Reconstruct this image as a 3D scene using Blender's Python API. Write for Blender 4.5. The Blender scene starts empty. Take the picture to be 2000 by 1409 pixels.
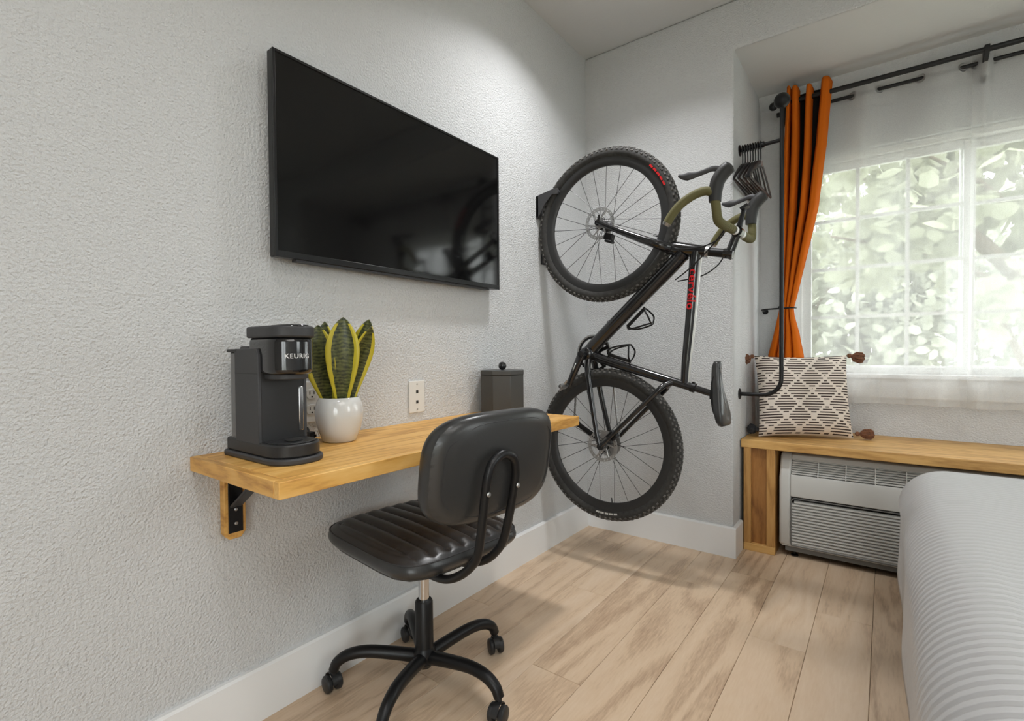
import bpy, bmesh, math, random
from mathutils import Vector, Matrix
random.seed(7)
PI = math.pi
S = bpy.context.scene
COL = S.collection

# ------------------------------------------------------------------ camera
YAW, FPX, PITCH, ROLL = 0.6431, 973.25, -0.0189, -0.0078
CAM = Vector((1.3265, 0.0, 0.97))
cF = Vector((-math.sin(YAW) * math.cos(PITCH), math.cos(YAW) * math.cos(PITCH), math.sin(PITCH)))
cR = Vector((math.cos(YAW), math.sin(YAW), 0)); cU = cR.cross(cF)
cR, cU = math.cos(ROLL) * cR + math.sin(ROLL) * cU, -math.sin(ROLL) * cR + math.cos(ROLL) * cU
cam = bpy.data.cameras.new('camera'); camo = bpy.data.objects.new('camera', cam); COL.objects.link(camo)
M = Matrix((cR, cU, -cF)).transposed().to_4x4(); M.translation = CAM
camo.matrix_world = M
cam.sensor_width = 36; cam.sensor_fit = 'HORIZONTAL'; cam.lens = FPX / 2000 * 36
cam.clip_start = 0.02; cam.clip_end = 200
S.camera = camo

# ------------------------------------------------------------------ world (even overcast sky)
W = bpy.data.worlds.new('overcast_sky'); S.world = W; W.use_nodes = True
bgn = W.node_tree.nodes['Background']
bgn.inputs[0].default_value = (0.97, 0.985, 1.0, 1); bgn.inputs[1].default_value = 7.3

# ------------------------------------------------------------------ view
S.view_settings.view_transform = 'Standard'; S.view_settings.look = 'None'
S.view_settings.gamma = 1.0; S.view_settings.exposure = 0.12; S.view_settings.use_curve_mapping = False

def area_light(name, loc, power, size, color=(1, .96, .91), shape='DISK', size_y=None, rot=(0, 0, 0), spread=PI):
    l = bpy.data.lights.new(name, 'AREA'); l.energy = power; l.shape = shape; l.size = size; l.color = color
    if size_y: l.size_y = size_y
    l.spread = spread
    o = bpy.data.objects.new(name, l); COL.objects.link(o); o.location = loc; o.rotation_euler = rot
    return o
# added unseen ceiling fill: two downlights placed by the cast shadows, one big panel
ADDED_LAMPS = [(0.50, 1.72), (0.95, 0.12)]
area_light('added_downlight_lamp', (ADDED_LAMPS[0][0], ADDED_LAMPS[0][1], 2.548), 8.5, 0.15, (.99, .99, 1), spread=2.2)
area_light('added_downlight_lamp', (ADDED_LAMPS[1][0], ADDED_LAMPS[1][1], 2.548), 3.6, 0.15, (.99, .99, 1), spread=2.2)
area_light('added_panel_lamp', (2.35, 0.0, 2.535), 5, 1.4, (.97, .985, 1), 'SQUARE', spread=2.0)
# portals guide the sky light through the curtained window and the two added ones
for nm, lc, sx, sy_, rt in (('window_portal', (1.63, 3.235, 1.41), 1.4, 1.14, (-PI / 2, 0, 0)), ('window_portal', (3.835, 1.6, 1.575), 1.25, .8, (0, PI / 2, 0)), ('window_portal', (2.75, -2.435, 1.2), 1.7, 2.0, (PI / 2, 0, 0))):
    p_ = area_light(nm, lc, 1, sx, (1, 1, 1), 'RECTANGLE', sy_, rt); p_.data.cycles.is_portal = True

# ================================================================== helpers
H, D, PX, HH, WY = 2.567, 2.4605, 0.7625, 2.348, 3.08
AX1, RX, FY = 3.0, 3.7, -2.3          # alcove right end, right wall, wall behind the camera

class MB:
    def __init__(s): s.v = []; s.f = []; s.fl = []
    def add(s, vs, fs, flat=False):
        n = len(s.v); s.v += [Vector(q) for q in vs]
        for f in fs: s.f.append([i + n for i in f]); s.fl.append(flat)
        return s
    def box(s, x0, x1, y0, y1, z0, z1, m=None):
        vs = [(x, y, z) for x in (x0, x1) for y in (y0, y1) for z in (z0, z1)]
        if m: vs = [m @ Vector(q) for q in vs]
        return s.add(vs, [(0, 1, 3, 2), (4, 6, 7, 5), (0, 4, 5, 1), (2, 3, 7, 6), (0, 2, 6, 4), (1, 5, 7, 3)])
    def prism(s, poly, fn, a, b):
        """poly: 2d outline; fn(p, t) -> 3d point; extruded from t=a to t=b"""
        n = len(poly)
        vs = [fn(p, a) for p in poly] + [fn(p, b) for p in poly]
        fs = [list(range(n))[::-1], [n + i for i in range(n)]] + [(i, (i + 1) % n, n + (i + 1) % n, n + i) for i in range(n)]
        return s.add(vs, fs)
    def tube(s, pts, r, seg=10, closed=False, caps=True, ref=None, sq=1.0):
        P = [Vector(p) for p in pts]; n = len(P)
        if not hasattr(r, '__len__'): r = [r] * n
        T = []
        for i in range(n):
            if closed: t = P[(i + 1) % n] - P[i - 1]
            else: t = P[min(i + 1, n - 1)] - P[max(i - 1, 0)]
            T.append(t.normalized())
        u = Vector(ref) if ref else (Vector((0, 0, 1)) if abs(T[0].z) < .9 else Vector((1, 0, 0)))
        vs = []
        for i in range(n):
            u = (u - T[i] * u.dot(T[i])).normalized(); w = T[i].cross(u)
            for k in range(seg):
                a = 2 * PI * k / seg
                vs.append(P[i] + (u * math.cos(a) + w * math.sin(a) * sq) * r[i])
        fs = []
        for i in range(n if closed else n - 1):
            j = (i + 1) % n
            for k in range(seg):
                l = (k + 1) % seg
                fs.append((i * seg + k, i * seg + l, j * seg + l, j * seg + k))
        if caps and not closed:
            fs.append(list(range(seg))[::-1]); fs.append([(n - 1) * seg + k for k in range(seg)])
        return s.add(vs, fs)
    def lathe(s, prof, c, axis='z', seg=32, closed=False, a0=0, a1=2 * PI, caps=True):
        """prof: [(radius, height)] around axis through c"""
        c = Vector(c); full = abs(a1 - a0 - 2 * PI) < 1e-6
        m = seg if full else seg + 1
        E = {'z': (Vector((1, 0, 0)), Vector((0, 1, 0)), Vector((0, 0, 1))),
             'y': (Vector((0, 0, 1)), Vector((1, 0, 0)), Vector((0, 1, 0))),
             'x': (Vector((0, 1, 0)), Vector((0, 0, 1)), Vector((1, 0, 0)))}[axis] if isinstance(axis, str) else axis
        vs = []
        for r, h in prof:
            for k in range(m):
                a = a0 + (a1 - a0) * k / seg
                vs.append(c + E[0] * r * math.cos(a) + E[1] * r * math.sin(a) + E[2] * h)
        fs = []; n = len(prof)
        for i in range(n if closed else n - 1):
            j = (i + 1) % n
            for k in range(m if full else m - 1):
                l = (k + 1) % m
                fs.append((i * m + k, i * m + l, j * m + l, j * m + k))
        if not closed and caps:
            if prof[0][0] > 1e-6: fs.append(list(range(m))[::-1])
            if prof[-1][0] > 1e-6: fs.append([(n - 1) * m + k for k in range(m)])
        return s.add(vs, fs)
    def ball(s, c, r, seg=20, rings=12, sc=(1, 1, 1)):
        c = Vector(c); pr = []
        vs = []; fs = []
        for i in range(rings + 1):
            p = PI * i / rings
            for k in range(seg):
                a = 2 * PI * k / seg
                vs.append(c + Vector((r * sc[0] * math.sin(p) * math.cos(a), r * sc[1] * math.sin(p) * math.sin(a), r * sc[2] * math.cos(p))))
        for i in range(rings):
            for k in range(seg):
                l = (k + 1) % seg
                fs.append((i * seg + k, (i + 1) * seg + k, (i + 1) * seg + l, i * seg + l))
        return s.add(vs, fs)
    def grid(s, fn, nu, nv, closed_u=False):
        m = nu if closed_u else nu + 1
        vs = [fn(i / nu, j / nv) for j in range(nv + 1) for i in range(m)]
        fs = []
        for j in range(nv):
            for i in range(nu):
                k = (i + 1) % m
                fs.append((j * m + i, j * m + k, (j + 1) * m + k, (j + 1) * m + i))
        return s.add(vs, fs)
    def build(s, name, mat, parent=None, loc=None, bevel=0, bseg=2, sharp=35, uv=None, merge=True, subd=0, solid=0):
        off = Vector((0, 0, 0))
        if parent is not None:
            q = parent
            while q.parent: q = q.parent
            off = Vector(q.location)
        elif loc is not None: off = Vector(loc)
        me = bpy.data.meshes.new(name)
        me.from_pydata([tuple(q - off) for q in s.v], [], s.f)
        if merge:
            bm = bmesh.new(); bm.from_mesh(me)
            bmesh.ops.remove_doubles(bm, verts=bm.verts, dist=1e-6)
            bmesh.ops.recalc_face_normals(bm, faces=bm.faces)
            bm.to_mesh(me); bm.free()
        me.polygons.foreach_set('use_smooth', [True] * len(me.polygons))
        if sharp < 180: me.set_sharp_from_angle(angle=math.radians(sharp))
        me.materials.append(mat)
        o = bpy.data.objects.new(name, me); COL.objects.link(o)
        if parent is not None:
            o.parent = parent
        elif loc is not None: o.location = off
        if solid:
            md = o.modifiers.new('solid', 'SOLIDIFY'); md.thickness = solid; md.offset = 0
        if bevel:
            md = o.modifiers.new('bevel', 'BEVEL'); md.width = bevel; md.segments = bseg; md.limit_method = 'ANGLE'; md.angle_limit = math.radians(40)
            md.harden_normals = False
        if subd:
            md = o.modifiers.new('sub', 'SUBSURF'); md.levels = subd; md.render_levels = subd
        return o

def tag(o, label, cat, group=None, kind=None):
    o['label'] = label; o['category'] = cat
    if group: o['group'] = group
    if kind: o['kind'] = kind
    return o
def thing(name, loc, label, cat, group=None, kind=None):
    o = bpy.data.objects.new(name, None); COL.objects.link(o); o.location = loc; o.empty_display_size = .05
    return tag(o, label, cat, group, kind)
def copy_part(o, parent, mw=None):
    c = o.copy(); COL.objects.link(c); c.parent = parent
    if mw is not None: c.matrix_local = mw
    return c
def spline(pts, n=8, closed=False):
    P = [Vector(p) for p in pts]; out = []; N = len(P)
    rng = range(N if closed else N - 1)
    for i in rng:
        p0 = P[i - 1] if (closed or i > 0) else P[0] * 2 - P[1]
        p1 = P[i]; p2 = P[(i + 1) % N]
        p3 = P[(i + 2) % N] if (closed or i + 2 < N) else P[-1] * 2 - P[-2]
        for k in range(n):
            t = k / n
            out.append(0.5 * ((2 * p1) + (p2 - p0) * t + (2 * p0 - 5 * p1 + 4 * p2 - p3) * t * t + (3 * p1 - p0 - 3 * p2 + p3) * t ** 3))
    if not closed: out.append(P[-1])
    return out
def rrect(cx, cy, w, h, r, n=6):
    """rounded rectangle outline, r may be 4 radii (tr, tl, bl, br)"""
    R = r if hasattr(r, '__len__') else [r] * 4
    out = []
    for (sx, sy, a), q in zip(((1, 1, 0), (-1, 1, PI / 2), (-1, -1, PI), (1, -1, 1.5 * PI)), R):
        ox, oy = cx + sx * (w / 2 - q), cy + sy * (h / 2 - q)
        for k in range(n + 1):
            b = a + PI / 2 * k / n
            out.append((ox + q * math.cos(b), oy + q * math.sin(b)))
    return out
def text_mesh(txt, size, depth=0.0006, bold=0.0, space=1.0):
    cu = bpy.data.curves.new('lettering', 'FONT'); cu.body = txt; cu.size = size; cu.extrude = depth; cu.offset = bold
    cu.space_character = space; cu.align_x = 'CENTER'; cu.align_y = 'CENTER'; cu.resolution_u = 3
    to = bpy.data.objects.new('lettering', cu); COL.objects.link(to)
    bpy.context.view_layer.update()
    me = bpy.data.meshes.new_from_object(to.evaluated_get(bpy.context.evaluated_depsgraph_get()))
    bpy.data.objects.remove(to); bpy.data.curves.remove(cu)
    return me
def text_part(txt, size, fn, mat, parent, name='lettering', sx=1.0, bold=0.0, space=1.0, cut=0.003):
    me = text_mesh(txt, size, bold=bold, space=space)
    bm = bmesh.new(); bm.from_mesh(me)                     # slice finely so that the letters can follow a curved surface
    for ax in (0, 1):
        lo, hi = min(v.co[ax] for v in bm.verts), max(v.co[ax] for v in bm.verts); n = Vector((0, 0, 0)); n[ax] = 1
        for k in range(1, int((hi - lo) / cut)):
            bmesh.ops.bisect_plane(bm, geom=bm.verts[:] + bm.edges[:] + bm.faces[:], plane_co=n * (lo + k * cut), plane_no=n)
    bm.to_mesh(me); bm.free()
    q = parent
    while q.parent: q = q.parent
    off = Vector(q.location)
    for v in me.vertices: v.co = Vector(fn(v.co.x * sx, v.co.y, v.co.z)) - off
    me.materials.clear(); me.materials.append(mat)
    o = bpy.data.objects.new(name, me); COL.objects.link(o); o.parent = parent
    return o

# ================================================================== materials
def mat(name, col, rough=.5, metal=0, spec=.5, coat=0, noise=0, nscale=20, bump=0, bscale=60, bdist=.002, bdetail=3, sheen=0, trans=0, tc='Object', ior=1.45):
    m = bpy.data.materials.new(name); m.use_nodes = True; N = m.node_tree.nodes; L = m.node_tree.links
    b = N['Principled BSDF']; b.inputs['Base Color'].default_value = (*col, 1); b.inputs['Roughness'].default_value = rough
    b.inputs['Metallic'].default_value = metal; b.inputs['Specular IOR Level'].default_value = spec; b.inputs['Coat Weight'].default_value = coat
    b.inputs['Coat Roughness'].default_value = .08; b.inputs['Sheen Weight'].default_value = sheen; b.inputs['Transmission Weight'].default_value = trans
    b.inputs['IOR'].default_value = ior
    t = N.new('ShaderNodeTexCoord')
    if noise:
        n = N.new('ShaderNodeTexNoise'); n.inputs['Scale'].default_value = nscale; n.inputs['Detail'].default_value = 5
        L.new(t.outputs[tc], n.inputs['Vector'])
        r = N.new('ShaderNodeMapRange'); r.inputs['From Min'].default_value = .3; r.inputs['From Max'].default_value = .7
        r.inputs['To Min'].default_value = 1 - noise; r.inputs['To Max'].default_value = 1 + noise
        L.new(n.outputs['Fac'], r.inputs['Value'])
        x = N.new('ShaderNodeVectorMath'); x.operation = 'SCALE'; x.inputs[0].default_value = col
        L.new(r.outputs['Result'], x.inputs['Scale']); L.new(x.outputs['Vector'], b.inputs['Base Color'])
    if bump:
        n = N.new('ShaderNodeTexNoise'); n.inputs['Scale'].default_value = bscale; n.inputs['Detail'].default_value = bdetail
        L.new(t.outputs[tc], n.inputs['Vector'])
        q = N.new('ShaderNodeBump'); q.inputs['Strength'].default_value = bump; q.inputs['Distance'].default_value = bdist
        L.new(n.outputs['Fac'], q.inputs['Height']); L.new(q.outputs['Normal'], b.inputs['Normal'])
    return m

def emis(name, col, s):
    m = bpy.data.materials.new(name); m.use_nodes = True; N = m.node_tree.nodes
    b = N['Principled BSDF']; b.inputs['Base Color'].default_value = (*col, 1)
    b.inputs['Emission Color'].default_value = (*col, 1); b.inputs['Emission Strength'].default_value = s
    return m

def wood(name, dark, mid, light, axis='Y', scale=1.0, rough=.45, rnd=True, stretch=14, coat=0.1, ring=6.0, contrast=1.0):
    """procedural wood, grain running along the given object axis"""
    m = bpy.data.materials.new(name); m.use_nodes = True; N = m.node_tree.nodes; L = m.node_tree.links
    b = N['Principled BSDF']; b.inputs['Roughness'].default_value = rough; b.inputs['Coat Weight'].default_value = coat; b.inputs['Coat Roughness'].default_value = .3
    t = N.new('ShaderNodeTexCoord'); mp = N.new('ShaderNodeMapping'); L.new(t.outputs['Object'], mp.inputs['Vector'])
    sc = [1, 1, 1]; sc['XYZ'.index(axis)] = 1 / stretch; mp.inputs['Scale'].default_value = [q * scale for q in sc]
    src = mp.outputs['Vector']
    if rnd:
        oi = N.new('ShaderNodeObjectInfo'); cx = N.new('ShaderNodeCombineXYZ')
        for k, q in enumerate((17.3, 31.7, 11.1)):
            mm = N.new('ShaderNodeMath'); mm.operation = 'MULTIPLY'; mm.inputs[1].default_value = q
            L.new(oi.outputs['Random'], mm.inputs[0]); L.new(mm.outputs[0], cx.inputs[k])
        ad = N.new('ShaderNodeVectorMath'); ad.operation = 'ADD'; L.new(src, ad.inputs[0]); L.new(cx.outputs[0], ad.inputs[1]); src = ad.outputs[0]
    n1 = N.new('ShaderNodeTexNoise'); n1.inputs['Scale'].default_value = ring; n1.inputs['Detail'].default_value = 2; n1.inputs['Distortion'].default_value = .6
    L.new(src, n1.inputs['Vector'])
    w = N.new('ShaderNodeMath'); w.operation = 'MULTIPLY'; w.inputs[1].default_value = 55; L.new(n1.outputs['Fac'], w.inputs[0])
    sn = N.new('ShaderNodeMath'); sn.operation = 'SINE'; L.new(w.outputs[0], sn.inputs[0])
    n2 = N.new('ShaderNodeTexNoise'); n2.inputs['Scale'].default_value = 160; n2.inputs['Detail'].default_value = 3; L.new(src, n2.inputs['Vector'])
    n3 = N.new('ShaderNodeTexNoise'); n3.inputs['Scale'].default_value = 5; n3.inputs['Detail'].default_value = 2; L.new(src, n3.inputs['Vector'])
    def mul(x, k, add=0):
        q = N.new('ShaderNodeMath'); q.operation = 'MULTIPLY_ADD'; q.inputs[1].default_value = k; q.inputs[2].default_value = add; L.new(x, q.inputs[0]); return q.outputs[0]
    def plus(x, y):
        q = N.new('ShaderNodeMath'); q.operation = 'ADD'; L.new(x, q.inputs[0]); L.new(y, q.inputs[1]); return q.outputs[0]
    f = plus(plus(mul(sn.outputs[0], .13 * contrast), mul(n2.outputs['Fac'], .5 * contrast, .25 - .25 * contrast)), mul(n3.outputs['Fac'], .38 * contrast, .25 - .19 * contrast))
    if rnd: f = plus(f, mul(oi.outputs['Random'], .22, -.11))
    cr = N.new('ShaderNodeValToRGB'); e = cr.color_ramp.elements
    e[0].position = .22; e[0].color = (*dark, 1); e[1].position = .85; e[1].color = (*light, 1)
    k = e.new(.5); k.color = (*mid, 1)
    L.new(f, cr.inputs['Fac']); L.new(cr.outputs['Color'], b.inputs['Base Color'])
    q = N.new('ShaderNodeBump'); q.inputs['Strength'].default_value = .12; q.inputs['Distance'].default_value = .001
    L.new(n2.outputs['Fac'], q.inputs['Height']); L.new(q.outputs['Normal'], b.inputs['Normal'])
    return m

M_WALL = mat('painted_orange_peel_wall', (.61, .618, .625), .75, bump=.9, bscale=150, bdist=.006, bdetail=2)
M_CEIL = mat('painted_ceiling', (.64, .64, .635), .8, bump=.2, bscale=60, bdist=.003)
M_TRIM = mat('white_trim_paint', (.82, .825, .83), .4)
M_FLOOR = wood('oak_plank', (.43, .29, .19), (.66, .49, .335), (.73, .57, .42), 'Y', 1.0, .42, True, 8, .12, 4)
M_SUB = mat('subfloor_gap', (.05, .035, .025), .9)
M_DESK = wood('golden_pine', (.46, .21, .040), (.74, .41, .105), (.84, .53, .185), 'Y', 1.0, .48, False, 7, .05, 6)
M_DESKX = wood('golden_pine_end', (.40, .18, .035), (.68, .37, .095), (.78, .48, .16), 'X', 1.0, .5, False, 6, .05, 8)
M_BENCH = wood('bench_pine', (.40, .20, .05), (.64, .37, .12), (.74, .48, .19), 'X', 1.0, .48, True, 8, .05, 6)
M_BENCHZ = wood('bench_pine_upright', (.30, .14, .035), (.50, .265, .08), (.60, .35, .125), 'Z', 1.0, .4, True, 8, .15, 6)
M_BLACK = mat('matt_black_metal', (.012, .012, .013), .38, 0.3)
M_BLKP = mat('black_plastic', (.020, .020, .021), .42, bump=.1, bscale=500, bdist=.0005)
M_BLKP2 = mat('charcoal_plastic', (.042, .042, .045), .5)
M_GLOSSBLK = mat('gloss_black', (.010, .010, .011), .09, coat=.6)
M_CHROME = mat('chrome', (.62, .62, .63), .2, 1)
M_STEEL = mat('dull_steel', (.42, .42, .42), .38, 1, bump=.1, bscale=300, bdist=.0005)
M_ROTOR = mat('brushed_rotor_steel', (.46, .46, .455), .45, 1)
M_PANEL = wood('bench_panel_pine', (.16, .062, .014), (.33, .145, .036), (.44, .21, .06), 'Z', 1.0, .4, True, 6, .15, 6)
M_LEATHER = mat('black_faux_leather', (.032, .032, .032), .30, spec=.6, bump=.18, bscale=420, bdist=.0006)
M_LEATHERSEAM = mat('black_thread', (.03, .03, .032), .6)
M_FRAME = mat('gloss_black_carbon', (.011, .011, .012), .16, coat=.5, noise=.2, nscale=40)
M_RUBBER = mat('dusty_rubber', (.030, .029, .027), .8, noise=.35, nscale=70)
M_TREAD = mat('dusty_tread', (.095, .091, .085), .85, noise=.6, nscale=60)
M_RIM = mat('carbon_rim', (.024, .024, .024), .42)
M_TAPE = mat('olive_bar_tape', (.115, .105, .040), .75, bump=.35, bscale=220, bdist=.001)
M_HOOD = mat('grey_black_hood_rubber', (.022, .022, .022), .55, bump=.2, bscale=400, bdist=.0006)
M_RED = mat('red_lettering', (.62, .015, .02), .35)
M_WHITE = mat('white_lettering', (.78, .78, .78), .4)
M_STRIPE = mat('white_reflection_and_marks', (.62, .63, .61), .25, coat=.4)  # painted reflection on the top tube; also the pale crank and tyre marks
M_SPOKE = mat('dark_spoke', (.04, .04, .04), .35, .8)
M_ORANGE = mat('burnt_orange_fabric', (.58, .125, .007), .9, spec=.15, bump=.15, bscale=900, bdist=.0004)
M_BACKING = mat('black_backing', (.008, .007, .007), .95)
M_CERAM = mat('white_glazed_ceramic', (.66, .66, .65), .12, coat=.5)
M_SOIL = mat('potting_soil', (.05, .035, .025), .95, bump=.8, bscale=120, bdist=.01)
M_PLATE = mat('ivory_plate', (.70, .69, .66), .35)
M_HOLE = mat('socket_dark', (.015, .015, .015), .7)
M_AC = mat('warm_white_appliance', (.56, .56, .54), .38)
M_ACD = mat('dark_grille_plastic', (.16, .16, .155), .6)  # dark grey plastic of the inner housing, intake frame and drip pan
M_TASSEL = mat('brown_yarn', (.17, .075, .04), .95, noise=.4, nscale=160, bump=.5, bscale=350, bdist=.002)
M_TASSELD = mat('charcoal_yarn', (.03, .03, .033), .95, noise=.3, nscale=160, bump=.5, bscale=350, bdist=.002)
M_VINYL = mat('white_vinyl', (.75, .75, .74), .35)
M_BARK = mat('bark', (.12, .09, .06), .9, bump=.6, bscale=30, bdist=.02)
M_SCREEN = mat('tv_glass', (.0035, .0035, .0037), .09, spec=.5)
M_BEZEL = mat('tv_bezel', (.007, .007, .0075), .3)
M_CANI = mat('matt_charcoal_lacquer', (.055, .055, .053), .5)

def sheer_mat():
    m = bpy.data.materials.new('white_sheer_voile'); m.use_nodes = True; N = m.node_tree.nodes; L = m.node_tree.links
    out = N['Material Output']; N.remove(N['Principled BSDF'])
    d = N.new('ShaderNodeBsdfDiffuse'); d.inputs[0].default_value = (.85, .85, .84, 1)
    t = N.new('ShaderNodeBsdfTranslucent'); t.inputs[0].default_value = (.85, .85, .84, 1)
    a = N.new('ShaderNodeMixShader'); a.inputs[0].default_value = .5; L.new(d.outputs[0], a.inputs[1]); L.new(t.outputs[0], a.inputs[2])
    tr = N.new('ShaderNodeBsdfTransparent'); b = N.new('ShaderNodeMixShader')
    tc = N.new('ShaderNodeTexCoord'); n = N.new('ShaderNodeTexNoise'); n.inputs['Scale'].default_value = 500; L.new(tc.outputs['Object'], n.inputs['Vector'])
    r = N.new('ShaderNodeMapRange'); r.inputs['To Min'].default_value = .30; r.inputs['To Max'].default_value = .52; L.new(n.outputs['Fac'], r.inputs['Value'])
    L.new(r.outputs[0], b.inputs[0]); L.new(tr.outputs[0], b.inputs[1]); L.new(a.outputs[0], b.inputs[2]); L.new(b.outputs[0], out.inputs['Surface'])
    return m
M_SHEER = sheer_mat()
def glass_mat():
    m = bpy.data.materials.new('window_glass'); m.use_nodes = True; N = m.node_tree.nodes; L = m.node_tree.links
    out = N['Material Output']; N.remove(N['Principled BSDF'])
    tr = N.new('ShaderNodeBsdfTransparent'); tr.inputs[0].default_value = (.96, .98, .97, 1)
    g = N.new('ShaderNodeBsdfGlossy'); g.inputs['Roughness'].default_value = .02
    b = N.new('ShaderNodeMixShader'); b.inputs[0].default_value = .06
    L.new(tr.outputs[0], b.inputs[1]); L.new(g.outputs[0], b.inputs[2]); L.new(b.outputs[0], out.inputs['Surface'])
    return m
M_GLASS = glass_mat()
def leaf_mat(name, c1, c2, trans=.4):
    m = bpy.data.materials.new(name); m.use_nodes = True; N = m.node_tree.nodes; L = m.node_tree.links
    out = N['Material Output']; N.remove(N['Principled BSDF'])
    tc = N.new('ShaderNodeTexCoord'); n = N.new('ShaderNodeTexNoise'); n.inputs['Scale'].default_value = 3; L.new(tc.outputs['Object'], n.inputs['Vector'])
    mx = N.new('ShaderNodeMix'); mx.data_type = 'RGBA'; mx.inputs['A'].default_value = (*c1, 1); mx.inputs['B'].default_value = (*c2, 1); L.new(n.outputs['Fac'], mx.inputs['Factor'])
    d = N.new('ShaderNodeBsdfDiffuse'); t = N.new('ShaderNodeBsdfTranslucent'); a = N.new('ShaderNodeMixShader'); a.inputs[0].default_value = trans
    L.new(mx.outputs['Result'], d.inputs[0]); L.new(mx.outputs['Result'], t.inputs[0])
    L.new(d.outputs[0], a.inputs[1]); L.new(t.outputs[0], a.inputs[2]); L.new(a.outputs[0], out.inputs['Surface'])
    return m
M_LEAF1 = leaf_mat('tree_leaf', (.24, .255, .17), (.44, .455, .35))
M_LEAF2 = leaf_mat('far_leaf', (.26, .275, .21), (.46, .475, .40))
M_GRASS = mat('lawn', (.30, .31, .25), .95, noise=.3, nscale=4)

def node_math(N, L):
    def f(op, a, b=None, c=None):
        q = N.new('ShaderNodeMath'); q.operation = op
        for i, x in enumerate((a, b, c)):
            if x is None: continue
            if isinstance(x, (int, float)): q.inputs[i].default_value = x
            else: L.new(x, q.inputs[i])
        return q.outputs[0]
    return f

# ================================================================== the room
def struct(o, label, cat): return tag(o, label, cat, kind='structure')
struct(MB().box(-.12, 0, FY - .12, D + .02, -.1, H).build('wall_left', M_WALL), 'pale grey textured wall carrying the television and the desk shelf', 'wall')
fnY = lambda p, t: (p[0], t, p[1])
wb = MB().prism([(-.12, -.1), (PX, -.1), (PX, HH), (AX1, HH), (AX1, -.1), (RX + .12, -.1), (RX + .12, H), (-.12, H)], fnY, D, D + .03).build('wall_back', M_WALL, bevel=.011, bseg=3)
struct(wb, 'pale grey textured wall behind the hanging bicycle with alcove opening', 'wall')
struct(MB().box(PX - .12, PX, D + .018, WY + .14, -.1, HH).build('wall_alcove_left', M_WALL), 'side wall of the window alcove beside the clothes rail', 'wall')
struct(MB().box(AX1, AX1 + .12, D + .018, WY + .14, -.1, HH).build('wall_alcove_right', M_WALL), 'far side wall of the window alcove', 'wall')
VY0, VY1, VZ0, VZ1 = 1.2, 2.0, .95, 2.2
m = MB().box(RX, RX + .12, FY - .12, VY0, -.1, H).box(RX, RX + .12, VY1, D + .02, -.1, H).box(RX, RX + .12, VY0, VY1, -.1, VZ0).box(RX, RX + .12, VY0, VY1, VZ1, H)
struct(m.build('wall_right', M_WALL, merge=False), 'plain wall opposite the television', 'wall')
UX0, UX1, UZ0, UZ1 = 1.9, 3.6, .2, 2.2
m = MB().box(-.12, UX0, FY - .12, FY, -.1, H).box(UX1, RX + .12, FY - .12, FY, -.1, H).box(UX0, UX1, FY - .12, FY, -.1, UZ0).box(UX0, UX1, FY - .12, FY, UZ1, H)
struct(m.build('wall_front', M_WALL, merge=False), 'plain wall at the near end of the room', 'wall')
WX0, WX1, WZ0, WZ1 = .93, 2.33, .84, 1.975
m = MB()
m.box(PX - .12, WX0, WY, WY + .14, -.1, HH).box(WX1, AX1 + .12, WY, WY + .14, -.1, HH).box(WX0, WX1, WY, WY + .14, WZ1, HH).box(WX0, WX1, WY, WY + .14, -.1, WZ0)
struct(m.build('wall_window', M_WALL, merge=False), 'wall of the alcove around the curtained window', 'wall')
struct(MB().box(-.12, RX + .12, FY - .12, D + .02, H, H + .1).build('ceiling', M_CEIL), 'plain pale ceiling of the room', 'ceiling')
struct(MB().box(PX - .12, AX1 + .12, D + .018, WY + .14, HH, HH + .1).build('ceiling_alcove', M_CEIL), 'lowered ceiling of the window alcove', 'ceiling')
# rounded cove moulding where the alcove ceiling meets the window wall
cv = MB().prism([(WY, HH), (WY - .05, HH), (WY - .045, HH - .02), (WY - .02, HH - .03), (WY - .012, HH - .055), (WY, HH - .06)], lambda p, t: (t, p[0], p[1]), PX, AX1).build('trim_1', M_WALL, sharp=60)
struct(cv, 'narrow moulding along the top of the window wall', 'trim')
# baseboards with an eased top edge
def baseboard(name, fn, a, b, label):
    t, h = .016, .142
    struct(MB().prism([(0, 0), (t, 0), (t, h - .006), (t - .005, h), (0, h)], fn, a, b).build(name, M_TRIM), label, 'baseboard')
baseboard('baseboard_left', lambda p, t: (p[0], t, p[1]), FY, D, 'tall white baseboard along the television wall')
baseboard('baseboard_back', lambda p, t: (t, D - p[0], p[1]), .016, PX + .016, 'tall white baseboard under the hanging bicycle')
baseboard('baseboard_alcove', lambda p, t: (PX + p[0], t, p[1]), D, 2.588, 'short white baseboard turning the corner to the bench')
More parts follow.
